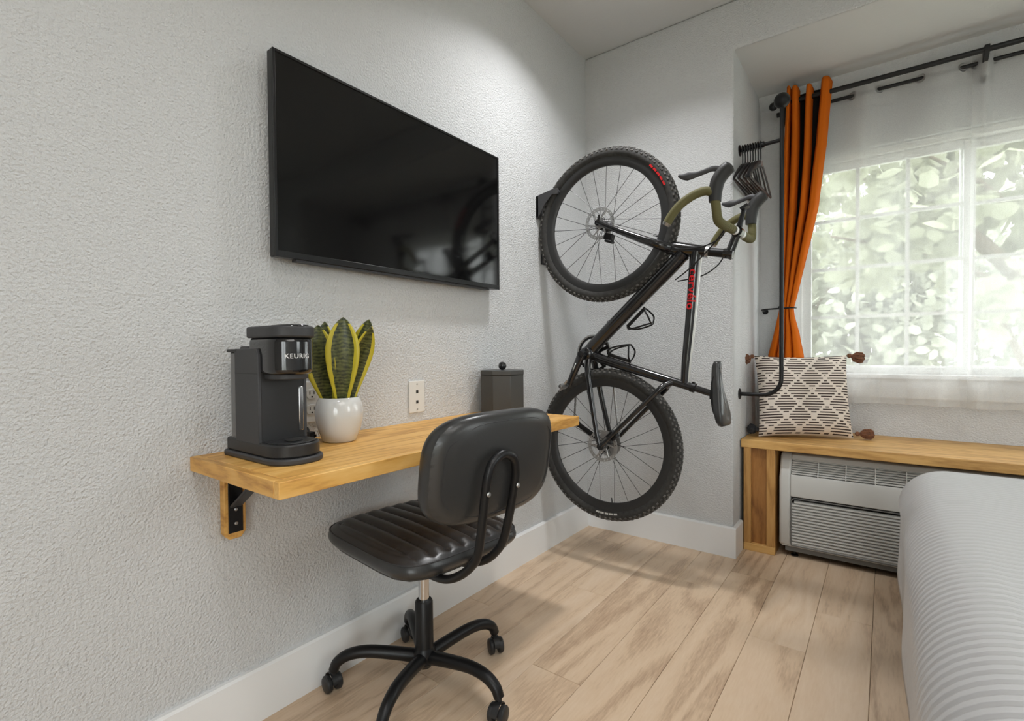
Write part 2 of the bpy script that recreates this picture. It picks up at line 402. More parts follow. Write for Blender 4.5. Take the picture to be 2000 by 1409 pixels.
# floor: every plank its own piece over a dark subfloor
fl = struct(MB().box(-.12, RX + .12, FY - .12, WY + .14, -.12, -.012).build('floor', M_SUB), 'floor of pale oak planks running towards the window', 'floor')
PWID, X0 = .1680, -.048
ends = {3: 1.255, 2: 1.774, 4: 2.09, 6: 1.815, 7: 2.126, 0: 1.45, 1: 2.3, 5: 1.02, 8: 1.35}
PL = 1.28
pm = {}
for c in range(23):
    xa, xb = X0 + c * PWID, X0 + (c + 1) * PWID
    e = ends.get(c, random.uniform(.3, 1.6))
    cuts = [e + PL * k for k in range(-4, 4)]
    cuts = [FY] + [q for q in cuts if FY + .12 < q < WY - .06] + [WY]
    for ya, yb in zip(cuts[:-1], cuts[1:]):
        g = .0005; ch = .0012
        a0, a1 = max(xa, 0) + g, min(xb, RX) - g
        if a1 - a0 < .01: continue
        key = (round(a1 - a0, 4), round(yb - ya, 4)); w, l = (a1 - a0) / 2, (yb - ya) / 2 - g
        if key not in pm:
            vs = [(-w, -l, -.012), (w, -l, -.012), (w, l, -.012), (-w, l, -.012), (-w, -l, -ch), (w, -l, -ch), (w, l, -ch), (-w, l, -ch),
                  (-w + ch, -l + ch, 0), (w - ch, -l + ch, 0), (w - ch, l - ch, 0), (-w + ch, l - ch, 0)]
            fs = [(0, 1, 5, 4), (1, 2, 6, 5), (2, 3, 7, 6), (3, 0, 4, 7), (4, 5, 9, 8), (5, 6, 10, 9), (6, 7, 11, 10), (7, 4, 8, 11), (8, 9, 10, 11)]
            me = bpy.data.meshes.new('floor_plank'); me.from_pydata(vs, [], fs); me.materials.append(M_FLOOR); pm[key] = me
        o = bpy.data.objects.new('floor_plank', pm[key]); COL.objects.link(o); o.parent = fl
        o.location = ((a0 + a1) / 2, (ya + yb) / 2, 0)

# ------------------------------------------------------------------ window
GY = 3.16
w1 = thing('window_1', ((WX0 + WX1) / 2, WY + .07, WZ0), 'white sliding window with divided panes behind sheer curtains', 'window', kind='structure')
def frame_mb(x0, x1, z0, z1, t, y0, y1):
    m = MB(); m.box(x0, x0 + t, y0, y1, z0, z1).box(x1 - t, x1, y0, y1, z0, z1).box(x0 + t, x1 - t, y0, y1, z1 - t, z1).box(x0 + t, x1 - t, y0, y1, z0, z0 + t); return m
frame_mb(WX0, WX1, WZ0, WZ1, .035, WY + .03, WY + .135).build('window_frame', M_VINYL, w1, bevel=.003, merge=False)
MX = 1.63
for k, (a, b, yy) in enumerate(((WX0 + .033, MX + .026, GY - .012), (MX - .026, WX1 - .033, GY + .018))):
    sh = frame_mb(a, b, WZ0 + .0, WZ1 - .035, .042, yy - .014, yy + .014).build('sash', M_VINYL, w1, bevel=.003, merge=False)
    gx0, gx1, gz0, gz1 = a + .042, b - .042, WZ0 + .042, WZ1 - .077
    for i in (1, 2):
        x = gx0 + (gx1 - gx0) * i / 3
        MB().box(x - .008, x + .008, yy - .009, yy + .009, gz0, gz1).build('muntin', M_VINYL, sh)
    for j in (1, 2, 3):
        z = gz0 + (gz1 - gz0) * j / 4
        MB().box(gx0, gx1, yy - .0085, yy + .0085, z - .008, z + .008).build('muntin', M_VINYL, sh)
    for i in range(3):
        for j in range(4):
            x = gx0 + (gx1 - gx0) * i / 3; z = gz0 + (gz1 - gz0) * j / 4
            MB().box(x, x + (gx1 - gx0) / 3, yy - .002, yy + .002, z, z + (gz1 - gz0) / 4).build('pane', M_GLASS, sh)
w2 = thing('added_window_2', (RX + .06, 1.6, VZ0), 'plain window added for fill light in the wall opposite the television', 'window', kind='structure')  # unseen window, added to let in daylight from the right
m = MB().box(RX + .03, RX + .1, VY0, VY0 + .05, VZ0, VZ1).box(RX + .03, RX + .1, VY1 - .05, VY1, VZ0, VZ1).box(RX + .03, RX + .1, VY0 + .05, VY1 - .05, VZ0, VZ0 + .05).box(RX + .03, RX + .1, VY0 + .05, VY1 - .05, VZ1 - .05, VZ1)
m.build('window_frame', M_VINYL, w2, bevel=.003, merge=False)
for a, b in ((VY0 + .05, VY1 - .05),): MB().box(RX + .06, RX + .065, a, b, VZ0 + .05, VZ1 - .05).build('pane', M_GLASS, w2)
w3 = thing('added_window_3', (2.75, FY - .06, UZ0), 'large two pane window added for fill light in the wall behind the camera', 'window', kind='structure')  # unseen window, added so daylight reaches the back wall
m = frame_mb(UX0, UX1, UZ0, UZ1, .05, FY - .1, FY - .03).box(2.725, 2.775, FY - .1, FY - .03, UZ0 + .05, UZ1 - .05)
m.build('window_frame', M_VINYL, w3, bevel=.003, merge=False)
for a, b in ((UX0 + .05, 2.725), (2.775, UX1 - .05)): MB().box(a, b, FY - .065, FY - .06, UZ0 + .05, UZ1 - .05).build('pane', M_GLASS, w3)
sill = MB().box(.90, 2.36, WY - .03, WY + .03, .82, .842).box(.92, 2.34, WY - .012, WY, .725, .82)
struct(sill.build('trim_2', M_TRIM, bevel=.003, merge=False), 'white window sill and apron under the sheer curtains', 'sill')

# ================================================================== desk shelf
DX, DY0, DY1, DZ0, DZ1 = .410, .485, 1.640, .690, .7244
desk = thing('desk_shelf', (.2, 1.06, DZ0), 'golden pine wall mounted desk shelf under the television', 'desk')
MB().box(.001, DX - .02, DY0 + .02, DY1, DZ0, DZ1).build('desktop', M_DESK, desk, bevel=.0015)
MB().box(DX - .02, DX, DY0, DY1, DZ0, DZ1).build('edge_board', M_DESK, desk, bevel=.002)
MB().box(.001, DX - .0205, DY0, DY0 + .02, DZ0, DZ1).build('edge_board', M_DESKX, desk, bevel=.002)
for i, y in enumerate((.576, 1.42)):
    b = thing('shelf_bracket', (0, y, .505), ('black steel shelf bracket on a wooden block under the near desk end', 'black steel shelf bracket on a wooden block hidden behind the office chair')[i], 'bracket', 'brackets under the desk shelf')
    MB().prism([(-.026, .69), (-.026, .520), (-.014, .505), (.014, .505), (.026, .520), (.026, .69)], lambda p, t: (t, y + p[0], p[1]), .001, .024).build('backing_block', M_DESKX, b, bevel=.002)
    MB().prism([(-.017, .689), (-.017, .522), (.017, .522), (.017, .689)], lambda p, t: (t, y + p[0], p[1]), .024, .029).build('wall_plate', M_BLACK, b, bevel=.001)
    MB().box(.029, .30, y - .017, y + .017, .6845, .6895).build('arm', M_BLACK, b, bevel=.001)
    dv = Vector((.17, 0, .12)).normalized(); nn = Vector((-dv.z, 0, dv.x))
    p0, p1 = Vector((.028, y, .588)), Vector((.17, y, .6845)); m = MB()
    vs = [p + Vector((0, sy * .014, 0)) + nn * t for p in (p0, p1) for sy in (-1, 1) for t in (-.003, .003)]
    m.add(vs, [(0, 1, 3, 2), (4, 6, 7, 5), (0, 4, 5, 1), (2, 3, 7, 6), (0, 2, 6, 4), (1, 5, 7, 3)]).build('brace', M_BLKP2, b, bevel=.001)
    MB().lathe([(.0, .0325), (.003, .032), (.0045, .0305), (.0045, .029)], (0, y, .545), 'x', 12).build('screw', M_STEEL, b)
    MB().lathe([(.0, .0325), (.003, .032), (.0045, .0305), (.0045, .029)], (0, y, .58), 'x', 12).build('screw', M_STEEL, b)

# ================================================================== television
TY0, TY1, TZ0, TZ1, TX = .676, 1.620, 1.2235, 1.7645, .052
tv = thing('television', (0, (TY0 + TY1) / 2, TZ0), 'large black flat screen television on the wall above the desk', 'television')
MB().box(.022, TX - .004, TY0, TY1, TZ0, TZ1).build('housing', M_BEZEL, tv, bevel=.003)
bz = MB(); t0 = .0075
bz.box(TX - .006, TX, TY0, TY0 + t0, TZ0, TZ1).box(TX - .006, TX, TY1 - t0, TY1, TZ0, TZ1).box(TX - .006, TX, TY0 + t0, TY1 - t0, TZ1 - t0, TZ1).box(TX - .006, TX, TY0 + t0, TY1 - t0, TZ0, TZ0 + .017)
bz.build('bezel', M_BEZEL, tv, bevel=.001, merge=False)
MB().box(TX - .005, TX - .0025, TY0 + t0, TY1 - t0, TZ0 + .017, TZ1 - t0).build('screen', M_SCREEN, tv)
MB().box(.001, .022, TY0 + .25, TY1 - .25, TZ0 + .12, TZ1 - .12).build('wall_mount', M_BLACK, tv, bevel=.002)
MB().box(.024, .046, TY0 + .06, TY1 - .06, TZ0 - .006, TZ0).build('speaker_strip', M_BLKP2, tv)

# ================================================================== wall plates
pl = thing('wall_plate', (0, 1.203, .758), 'ivory wall plate with two phone jacks above the desk', 'wall plate')
MB().prism(rrect(1.203, .812, .072, .112, .004), lambda p, t: (t, p[0], p[1]), .0005, .006).build('cover_plate', M_PLATE, pl, bevel=.002)
for z in (.83, .794):
    MB().box(.0045, .0068, 1.198, 1.208, z - .006, z + .005).build('jack', M_HOLE, pl)
for z in (.856, .768):
    MB().lathe([(0, .0078), (.0028, .0072), (.0032, .006)], (0, 1.203, z), 'x', 10).build('screw', M_STEEL, pl)
ot = thing('power_outlet', (0, .80, .765), 'ivory double power outlet on the wall behind the coffee maker', 'outlet')
MB().prism(rrect(.80, .828, .074, .118, .004), lambda p, t: (t, p[0], p[1]), .0005, .0055).build('cover_plate', M_PLATE, ot, bevel=.002)
for z in (.851, .806):
    rc = MB().prism(rrect(.80, z, .034, .030, .013), lambda p, t: (t, p[0], p[1]), .004, .0075).build('receptacle', M_PLATE, ot, bevel=.001)
    MB().box(.0065, .0080, .7925, .7945, z - .001, z + .008).build('slot', M_HOLE, rc)
    MB().box(.0065, .0080, .8055, .8075, z - .001, z + .009).build('slot', M_HOLE, rc)
    MB().lathe([(0, .008), (.0025, .008), (.0025, .006)], (0, .80, z - .008), 'x', 10).build('ground_hole', M_HOLE, rc)

# ================================================================== coffee maker
KY = .606
km = thing('coffee_maker', (.17, KY, DZ1), 'black single cup coffee maker standing at the near end of the desk', 'coffee maker')
def kout(x0, x1, w, rf, rb=.012):
    return rrect((x0 + x1) / 2, KY, x1 - x0, w, (rf, rb, rb, rf), 8)
fz = lambda p, t: (p[0], p[1], t)
MB().prism(kout(.040, .306, .128, .058), fz, DZ1, DZ1 + .014).build('base_foot', M_BLKP2, km, bevel=.004)
MB().prism(kout(.046, .298, .118, .055), fz, DZ1 + .014, DZ1 + .044).build('drip_base', M_BLKP, km, bevel=.004)
MB().prism(kout(.215, .290, .100, .046, .008), fz, DZ1 + .044, DZ1 + .0465).build('drip_tray', M_BLKP, km, bevel=.001)
MB().lathe([(0, 0), (.017, 0), (.019, .0012), (.019, .003), (0, .003)], (.25, KY, DZ1 + .0462), 'z', 20).build('drip_hole', M_HOLE, km)
MB().prism(kout(.100, .207, .108, .006), fz, DZ1 + .03, DZ1 + .215).build('column', M_BLKP, km, bevel=.003)
sd = MB().prism([(.098, DZ1 + .016), (.208, DZ1 + .016), (.208, DZ1 + .240), (.200, DZ1 + .256), (.098, DZ1 + .256)], lambda p, t: (p[0], t, p[1]), KY - .0585, KY - .050).build('side_panel', M_BLKP2, km, bevel=.002)
MB().box(.0985, .2075, KY - .0588, KY - .0583, DZ1 + .1985, DZ1 + .1995).build('panel_seam', M_HOLE, sd)
MB().prism([(.098, DZ1 + .016), (.208, DZ1 + .016), (.208, DZ1 + .240), (.200, DZ1 + .256), (.098, DZ1 + .256)], lambda p, t: (p[0], t, p[1]), KY + .050, KY + .0585).build('side_panel', M_BLKP2, km, bevel=.002)
MB().prism(kout(.100, .205, .100, .006), fz, DZ1 + .2, DZ1 + .262).build('shoulder', M_BLKP, km, bevel=.004)
tank = MB().prism(kout(.052, .098, .108, .006, .02), fz, DZ1 + .016, DZ1 + .248).build('water_tank', mat('smoky_tank', (.30, .30, .30), .15, trans=.6), km, bevel=.003)
MB().prism(kout(.044, .112, .118, .006, .02), fz, DZ1 + .248, DZ1 + .2555).build('tank_lid', M_BLKP, tank, bevel=.002)
MB().prism(kout(.150, .286, .104, .051), fz, DZ1 + .196, DZ1 + .282).build('brew_head', M_GLOSSBLK, km, bevel=.016, bseg=4)
MB().prism(kout(.156, .274, .084, .041), fz, DZ1 + .186, DZ1 + .200).build('spout_ring', M_BLKP2, km, bevel=.002)
lid = MB().prism(kout(.142, .289, .109, .0535), fz, DZ1 + .280, DZ1 + .306).build('lid', M_BLKP2, km, bevel=.004)
MB().prism(kout(.215, .2885, .072, .035, .01), fz, DZ1 + .302, DZ1 + .3085).build('lid_handle', M_GLOSSBLK, lid, bevel=.003)
MB().box(.2035, .2090, KY + .038, KY + .050, DZ1 + .06, DZ1 + .165).build('water_gauge', M_CHROME, km, bevel=.002)
# brand lettering wrapped round the front of the brew head
hc = (.235, KY); hr = .0515
def kfn(x, y, z):
    a = math.radians(-8) + x / hr
    return (hc[0] + (hr + .0002 + z) * math.cos(a), hc[1] + (hr + .0002 + z) * math.sin(a), DZ1 + .238 + y)
text_part('KEURIG', .0148, kfn, M_WHITE, km, bold=.0002, space=1.12)
# cord and plug
cord = MB().tube(spline([(.075, KY + .055, DZ1 + .03), (.06, .70, DZ1 + .008), (.06, .745, DZ1 + .006), (.03, .765, DZ1 + .02), (.03, .77, DZ1 + .035), (.045, .768, DZ1 + .02)], 8), .003, 8)
cord.build('power_cord', M_BLKP, km)
MB().box(.032, .060, .760, .776, DZ1 + .008, DZ1 + .026).box(.06, .072, .762, .764, DZ1 + .012, DZ1 + .020).box(.06, .072, .771, .773, DZ1 + .012, DZ1 + .020).build('plug', M_BLKP, km, bevel=.002, merge=False)

# ================================================================== potted plant
def snake_mat():
    m = bpy.data.materials.new('snake_plant_leaf'); m.use_nodes = True; N = m.node_tree.nodes; L = m.node_tree.links; f = node_math(N, L)
    b = N['Principled BSDF']; b.inputs['Roughness'].default_value = .38
    uv = N.new('ShaderNodeUVMap'); sp = N.new('ShaderNodeSeparateXYZ'); L.new(uv.outputs[0], sp.inputs[0])
    tc = N.new('ShaderNodeTexCoord')
    n = N.new('ShaderNodeTexNoise'); n.inputs['Scale'].default_value = 30; n.inputs['Detail'].default_value = 3; L.new(tc.outputs['Object'], n.inputs['Vector'])
    n4 = N.new('ShaderNodeTexNoise'); n4.inputs['Scale'].default_value = 90; L.new(tc.outputs['Object'], n4.inputs['Vector'])
    band = f('SINE', f('ADD', f('MULTIPLY', sp.outputs[1], 150), f('MULTIPLY', n.outputs['Fac'], 16)))
    bf = f('MULTIPLY_ADD', band, .15, f('MULTIPLY', n4.outputs['Fac'], 1.0))
    cr = N.new('ShaderNodeValToRGB'); e = cr.color_ramp.elements
    e[0].position = .25; e[0].color = (.014, .021, .008, 1); e[1].position = .85; e[1].color = (.15, .16, .045, 1)
    L.new(bf, cr.inputs['Fac'])
    ed = f('ABSOLUTE', f('SUBTRACT', sp.outputs[0], .5))
    edge = f('GREATER_THAN', f('ADD', ed, f('MULTIPLY', f('SUBTRACT', n.outputs['Fac'], .5), .05)), .345)
    tip = f('LESS_THAN', sp.outputs[1], .93)
    mx = N.new('ShaderNodeMix'); mx.data_type = 'RGBA'; L.new(f('MULTIPLY', edge, tip), mx.inputs['Factor']); L.new(cr.outputs['Color'], mx.inputs['A']); mx.inputs['B'].default_value = (.56, .47, .035, 1)
    L.new(mx.outputs['Result'], b.inputs['Base Color'])
    return m
M_SNAKE = snake_mat()
PC = Vector((.112, .818, DZ1))
pot = thing('potted_snake_plant', PC, 'snake plant with yellow edged leaves in a white ceramic pot on the desk', 'potted plant')
ps = MB().lathe([(0, .0), (.040, .0), (.045, .003), (.055, .03), (.0635, .065), (.0645, .085), (.060, .108), (.053, .121), (.0515, .122), (.050, .120), (.056, .106), (.054, .098), (0, .098)], PC, 'z', 48).build('pot', M_CERAM, pot, sharp=60)
MB().lathe([(0, .112), (.03, .111), (.0535, .106), (.0545, .100)], PC, 'z', 24).build('soil', M_SOIL, pot)
def leaf(base, tip, width, face, bend=.0, fold=.35):
    """one strap leaf: wide in the middle, pointed, slightly folded lengthwise"""
    base, tip = Vector(base), Vector(tip); ax = (tip - base); fc = Vector(face).normalized()
    side = ax.cross(fc).normalized(); fc = side.cross(ax).normalized()
    nu, nv = 10, 26; vs = []; uvs = []
    for j in range(nv + 1):
        t = j / nv
        wd = width * (0.40 + .60 * math.sin(min(1, t / .62) * PI / 2) ** 1.4) if t < .62 else width * max(0.0, math.cos((t - .62) / .38 * PI / 2)) ** .72
        c = base + ax * t + fc * bend * math.sin(t * PI) * -1
        for i in range(nu + 1):
            u = i / nu * 2 - 1
            vs.append(c + side * u * wd / 2 + fc * (fold * wd * .5 * (u * u)) + fc * .0)
            uvs.append((i / nu, t))
    m = MB(); fs = [(j * (nu + 1) + i, j * (nu + 1) + i + 1, (j + 1) * (nu + 1) + i + 1, (j + 1) * (nu + 1) + i) for j in range(nv) for i in range(nu)]
    m.add(vs, fs); o = m.build('leaf', M_SNAKE, pot, merge=False, sharp=180, solid=.003)
    lay = o.data.uv_layers.new(name='UVMap')
    for l in o.data.loops: lay.data[l.index].uv = uvs[l.vertex_index]
toc = Vector((.78, -.62, 0))
def LP(y, u):   # offset along the image's right-hand direction (cR) and towards the room
    return PC + Vector((cR.x, cR.y, 0)) * u + toc * y
bz0 = Vector((0, 0, .108))
for (bu, by, tu, ty, hgt, wd, fu, bend) in (
        (.010, .026, .018, .048, .235, .086, .05, -.010), (-.026, .016, -.052, .034, .215, .086, -.20, -.018), (-.014, -.014, -.040, -.02, .228, .066, -.5, 0),
        (.024, -.010, .086, -.01, .232, .066, -.2, .012), (.030, .004, .092, .03, .210, .060, .65, .014), (.0, -.022, -.012, -.02, .216, .050, .5, 0)):
    leaf(LP(by, bu) + bz0, LP(ty, tu) + Vector((0, 0, hgt + .105)), wd, toc + Vector((cR.x, cR.y, 0)) * fu, bend)

# ================================================================== canister
CC = Vector((.098, 1.575, DZ1)); CRr = .091
can = thing('canister', CC, 'dark grey faceted canister with a ball knob at the far end of the desk', 'canister')
oct_ = lambda r: [(CC.x + r * math.cos(math.radians(-38 + 45 * k + 6)), CC.y + r * math.sin(math.radians(-38 + 45 * k + 6))) for k in range(8)]
MB().prism(oct_(CRr), fz, DZ1, DZ1 + .152).build('body', M_CANI, can, bevel=.0025)
cl = MB().prism(oct_(CRr + .0012), fz, DZ1 + .153, DZ1 + .170).build('lid', M_CANI, can, bevel=.002)
MB().lathe([(0, .168), (.006, .168), (.006, .174), (0, .174)], CC, 'z', 16).build('knob_stem', M_BLACK, cl)
MB().ball(CC + Vector((0, 0, .187)), .0165).build('knob', M_GLOSSBLK, cl)

# ================================================================== office chair
CH = Vector((.264, .985, 0)); CA = math.radians(-7)
ch = thing('office_chair', CH, 'armless black faux leather swivel chair tucked under the desk', 'chair')
cX = Vector((math.cos(CA), math.sin(CA), 0)); cY = Vector((-math.sin(CA), math.cos(CA), 0))
def cl_(x, y, z): return CH + cX * x + cY * y + Vector((0, 0, z))       # chair space: +x towards the backrest
# five legged base with casters
MB().lathe([(0, .062), (.020, .062), (.024, .068), (.033, .078), (.033, .108), (.027, .118), (.0262, .122), (.0255, .250), (.022, .256), (0, .256)], CH, 'z', 28).build('column', M_BLACK, ch)
MB().lathe([(0, .25), (.0150, .25), (.0150, .41), (0, .40)], CH, 'z', 24).build('gas_lift', M_CHROME, ch)
MB().lathe([(0, .395), (.05, .395), (.055, .40), (.06, .425), (0, .425)], CH, 'z', 24).build('mechanism', M_BLACK, ch)
for k in range(5):
    a = math.radians(77 + 72 * k); d = Vector((math.cos(a), math.sin(a), 0)); s = Vector((-d.y, d.x, 0))
    up = lambda r, z: CH + d * r + Vector((0, 0, z))
    pts = spline([up(.022, .092), up(.09, .104), up(.165, .112), up(.215, .105), up(.246, .086), up(.258, .062)], 6)
    lg = MB().tube(pts, [.0190 - .005 * i / (len(pts) - 1) for i in range(len(pts))], 14, sq=1.0).build('leg', M_BLACK, ch)
    wa = a + (1.2, .2, 2.3, -.6, 1.7)[k]; e = Vector((math.cos(wa), math.sin(wa), 0)); f_ = Vector((-e.y, e.x, 0))
    cc = CH + d * .258 - e * .008
    for sg in (-1, 1):
        MB().lathe([(0, 0), (.018, 0), (.0225, .002), (.024, .006), (.024, .013), (.021, .0165), (.012, .0185), (0, .0185)], cc + Vector((0, 0, .0245)) + f_ * sg * .006, (e, Vector((0, 0, 1)), f_ * sg), 24).build('caster_wheel', M_BLKP, lg)
    MB().lathe([(.026, -.009), (.0275, -.009), (.0275, .009), (.026, .009)], cc + Vector((0, 0, .0265)), (e, Vector((0, 0, 1)), f_), 18, closed=True, a0=.1, a1=PI - .1).tube([cc + e * .008 + Vector((0, 0, .05)), CH + d * .258 + Vector((0, 0, .07))], .007, 10).build('caster_hood', M_BLKP, lg)
# seat: channel stitched slab
SW, SD = .205, .222
def superr(u, v, p=5.2):
    """square [-1,1]^2 to rounded square"""
    r = max(abs(u), abs(v))
    if r < 1e-6: return 0, 0
    n = (abs(u) ** p + abs(v) ** p) ** (1 / p)
    return u * r / n, v * r / n
def seat_top(u, v):
    x, y = superr(u * 2 - 1, v * 2 - 1)
    r = max(abs(u * 2 - 1), abs(v * 2 - 1))
    drop = .016 * max(0, (r - .82) / .18) ** 2
    ch_ = 0.0
    if r < .985:
        q = abs(math.sin((y * .5 + .5) * PI * 9))
        ch_ = (.0105 * q ** .5 - .0095) * (1 if abs(y) < .90 else .0) * max(0, min(1, (.95 - r) / .06))
    if abs(r - .9) < .016: ch_ -= .0022
    return cl_(x * SD - .005, y * SW, .480 + .010 * (1 - x * x) * (1 - y * y) - drop + ch_)
sm = MB().grid(seat_top, 56, 112)
def seat_side(u, v):
    t = u * 8; k = int(t) % 8; f = t - int(t)
    e = [((-1, -1), (1, -1)), ((1, -1), (1, 1)), ((1, 1), (-1, 1)), ((-1, 1), (-1, -1))]
    tt = u * 4; q = int(tt) % 4; fr = tt - int(tt); a, b = e[q]
    x, y = superr(a[0] + (b[0] - a[0]) * fr, a[1] + (b[1] - a[1]) * fr)
    bul = 1 + .028 * math.sin(PI * min(1, v * 1.05)) - .06 * v ** 4
    return cl_(x * SD * bul - .005, y * SW * bul, .464 - .041 * v)
sm.grid(seat_side, 160, 8, closed_u=True)
sm.prism([superr(math.cos(2 * PI * k / 40) * 1.0 / max(abs(math.cos(2 * PI * k / 40)), abs(math.sin(2 * PI * k / 40))), math.sin(2 * PI * k / 40) / max(abs(math.cos(2 * PI * k / 40)), abs(math.sin(2 * PI * k / 40)))) for k in range(40)], lambda p, t: cl_(p[0] * SD * .95 - .005, p[1] * SW * .95, t), .421, .445)
st = sm.build('seat', M_LEATHER, ch, sharp=50)
sp_ = [superr(*q) for q in [(a, -1) for a in [i / 12 - 1 for i in range(24)]] + [(1, i / 12 - 1) for i in range(24)] + [(1 - i / 12, 1) for i in range(24)] + [(-1, 1 - i / 12) for i in range(24)]]
MB().tube([cl_(p[0] * SD * 1.004 - .005, p[1] * SW * 1.004, .4645) for p in sp_], .0022, 6, closed=True).build('seat_piping', M_LEATHERSEAM, st)
# backrest: rounded pad, slightly bowed
BW, BH, BT = .200, .127, .031
def bk(u, v, w):
    x, y = superr(u, v, 3.6)
    bow = .020 * (x * x)
    return cl_(.318 - bow + w + .018 * (y - .0), x * BW - .012, .700 + y * BH)
bm_ = MB()
def bface(s_):
    def f(u, v):
        uu, vv = u * 2 - 1, v * 2 - 1; r = max(abs(uu), abs(vv))
        return bk(uu, vv, s_ * (BT + .010 * (1 - r * r) - .012 * max(0, (r - .85) / .15) ** 2 - (.002 if abs(r - .865) < .02 else 0)))
    return f
bm_.grid(bface(1), 40, 30).grid(bface(-1), 40, 30)
def bside(u, v):
    e = [((-1, -1), (1, -1)), ((1, -1), (1, 1)), ((1, 1), (-1, 1)), ((-1, 1), (-1, -1))]
    tt = u * 4; q = int(tt) % 4; fr = tt - int(tt); a, b = e[q]
    w = (v * 2 - 1) * (BT - .012)
    s_ = 1 + .022 * (1 - (v * 2 - 1) ** 2)
    uu, vv = (a[0] + (b[0] - a[0]) * fr), (a[1] + (b[1] - a[1]) * fr)
    P = bk(uu, vv, w); C0 = bk(0, 0, w)
    return C0 + (P - C0) * s_
bm_.grid(bside, 160, 8, closed_u=True)
bk_o = bm_.build('backrest', M_LEATHER, ch, sharp=50)
for s_ in (1, -1):
    MB().tube([bk(p[0] * .885, p[1] * .86, s_ * (BT + .0012)) for p in sp_], .0009, 5, closed=True).build('stitching', M_LEATHERSEAM, bk_o)
# bent tube that carries the backrest
top = [(.345, -.100, .512), (.359, -.101, .575), (.372, -.100, .66), (.377, -.097, .695), (.379, -.084, .722), (.379, -.050, .737), (.377, -.016, .722), (.373, -.004, .695), (.366, 0, .66), (.346, 0, .575), (.326, 0, .512)]
low0 = [(.10, -.098, .412), (.18, -.098, .411), (.235, -.099, .421), (.285, -.100, .447), (.322, -.100, .478)]
low1 = [(.302, 0, .478), (.265, 0, .447), (.215, 0, .424), (.16, 0, .411), (.08, 0, .412)]
MB().tube(spline([cl_(*p) for p in low0 + top + low1], 6), .0105, 12).build('back_support', M_BLACK, ch)
for yy in (-.100, 0):
    MB().lathe([(0, .002), (.004, .0015), (.006, -.001)], cl_(.380 + (.004 if yy else -.002), yy, .655), (cY, Vector((0, 0, 1)), cX), 12).build('bolt', M_STEEL, ch)

# ================================================================== bench
BY, BZ0, BZ1, BX0 = 2.592, .496, .536, .780
be = thing('window_bench', (1.9, 2.83, 0), 'golden pine window bench built over the air conditioner', 'bench')
MB().box(BX0 - .012, AX1 - .002, BY - .002, WY - .001, BZ0, BZ1).build('bench_top', M_BENCH, be, bevel=.003)
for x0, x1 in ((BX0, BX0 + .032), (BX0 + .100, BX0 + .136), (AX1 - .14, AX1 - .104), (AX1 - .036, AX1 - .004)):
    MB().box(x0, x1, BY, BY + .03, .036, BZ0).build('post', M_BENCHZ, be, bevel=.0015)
for x0, x1 in ((BX0 + .032, BX0 + .100), (AX1 - .104, AX1 - .036)):
    MB().box(x0, x1, BY + .020, BY + .029, .036, BZ0).build('panel', M_PANEL, be)
for x0, x1 in ((BX0, BX0 + .136), (AX1 - .14, AX1 - .004)):
    MB().box(x0, x1, BY - .001, BY + .029, 0, .036).build('bottom_rail', M_BENCH, be, bevel=.0015)
MB().box(BX0 + .116, BX0 + .136, BY + .03, WY - .004, 0, BZ0).build('inner_side', M_BENCHZ, be)
MB().box(AX1 - .14, AX1 - .12, BY + .03, WY - .004, 0, BZ0).build('inner_side', M_BENCHZ, be)

# ================================================================== air conditioner
ax0, ax1, ay, az0, az1 = .930, 1.99, 2.612, .052, .476
ac = thing('air_conditioner', ((ax0 + ax1) / 2, 2.8, 0), 'white through-wall air conditioner under the window bench', 'air conditioner')
prof = [(ay + .005, az0), (ay, az0 + .01), (ay, .372), (ay + .010, .392), (ay + .045, .466), (ay + .06, az1), (ay + .40, az1), (ay + .40, az0)]
# shell with real openings: frame pieces around the two grilles
gx0, gx1 = ax0 + .050, ax1 - .050
MB().prism(prof, lambda p, t: (t, p[0], p[1]), ax0, gx0 - .002).build('end_cap', M_AC, ac, bevel=.010, bseg=3)
MB().prism(prof, lambda p, t: (t, p[0], p[1]), gx1 + .002, ax1).build('end_cap', M_AC, ac, bevel=.010, bseg=3)
MB().prism([(ay, .285), (ay, .372), (ay + .006, .386), (ay + .03, .386), (ay + .03, .285)], lambda p, t: (t, p[0], p[1]), gx0 - .003, gx1 + .003).build('front_band', M_AC, ac, bevel=.003)
MB().prism([(ay + .038, .452), (ay + .048, .472), (ay + .062, az1), (ay + .40, az1), (ay + .40, .452)], lambda p, t: (t, p[0], p[1]), gx0 - .003, gx1 + .003).build('top_panel', M_AC, ac, bevel=.003)
MB().box(gx0 - .002, gx1 + .002, ay + .05, ay + .38, az0 + .01, .455).build('inner_housing', M_ACD, ac)
for k in range(7):
    t = k / 6; z = .390 + .058 * t; y = ay + .010 + .030 * t
    MB().prism([(y, z), (y + .012, z + .004), (y + .012, z + .0065), (y, z + .0025)], lambda p, t: (t, p[0], p[1]), gx0, gx1).build('outlet_slat', M_AC, ac)
for k in range(1, 8):
    x = gx0 + .105 * k
    if x > gx1 - .05: break
    MB().prism([(ay + .007, .387), (ay + .038, .452), (ay + .044, .452), (ay + .013, .387)], lambda p, t: (t, p[0], p[1]), x - .002, x + .002).build('outlet_divider', M_AC, ac)
outl = rrect((gx0 + gx1) / 2, .168, gx1 - gx0 + .004, .226, (.022, .022, .004, .004), 6)
inn = rrect((gx0 + gx1) / 2, .168, gx1 - gx0 - .004, .218, (.018, .018, .003, .003), 6)
m = MB(); n_ = len(outl)
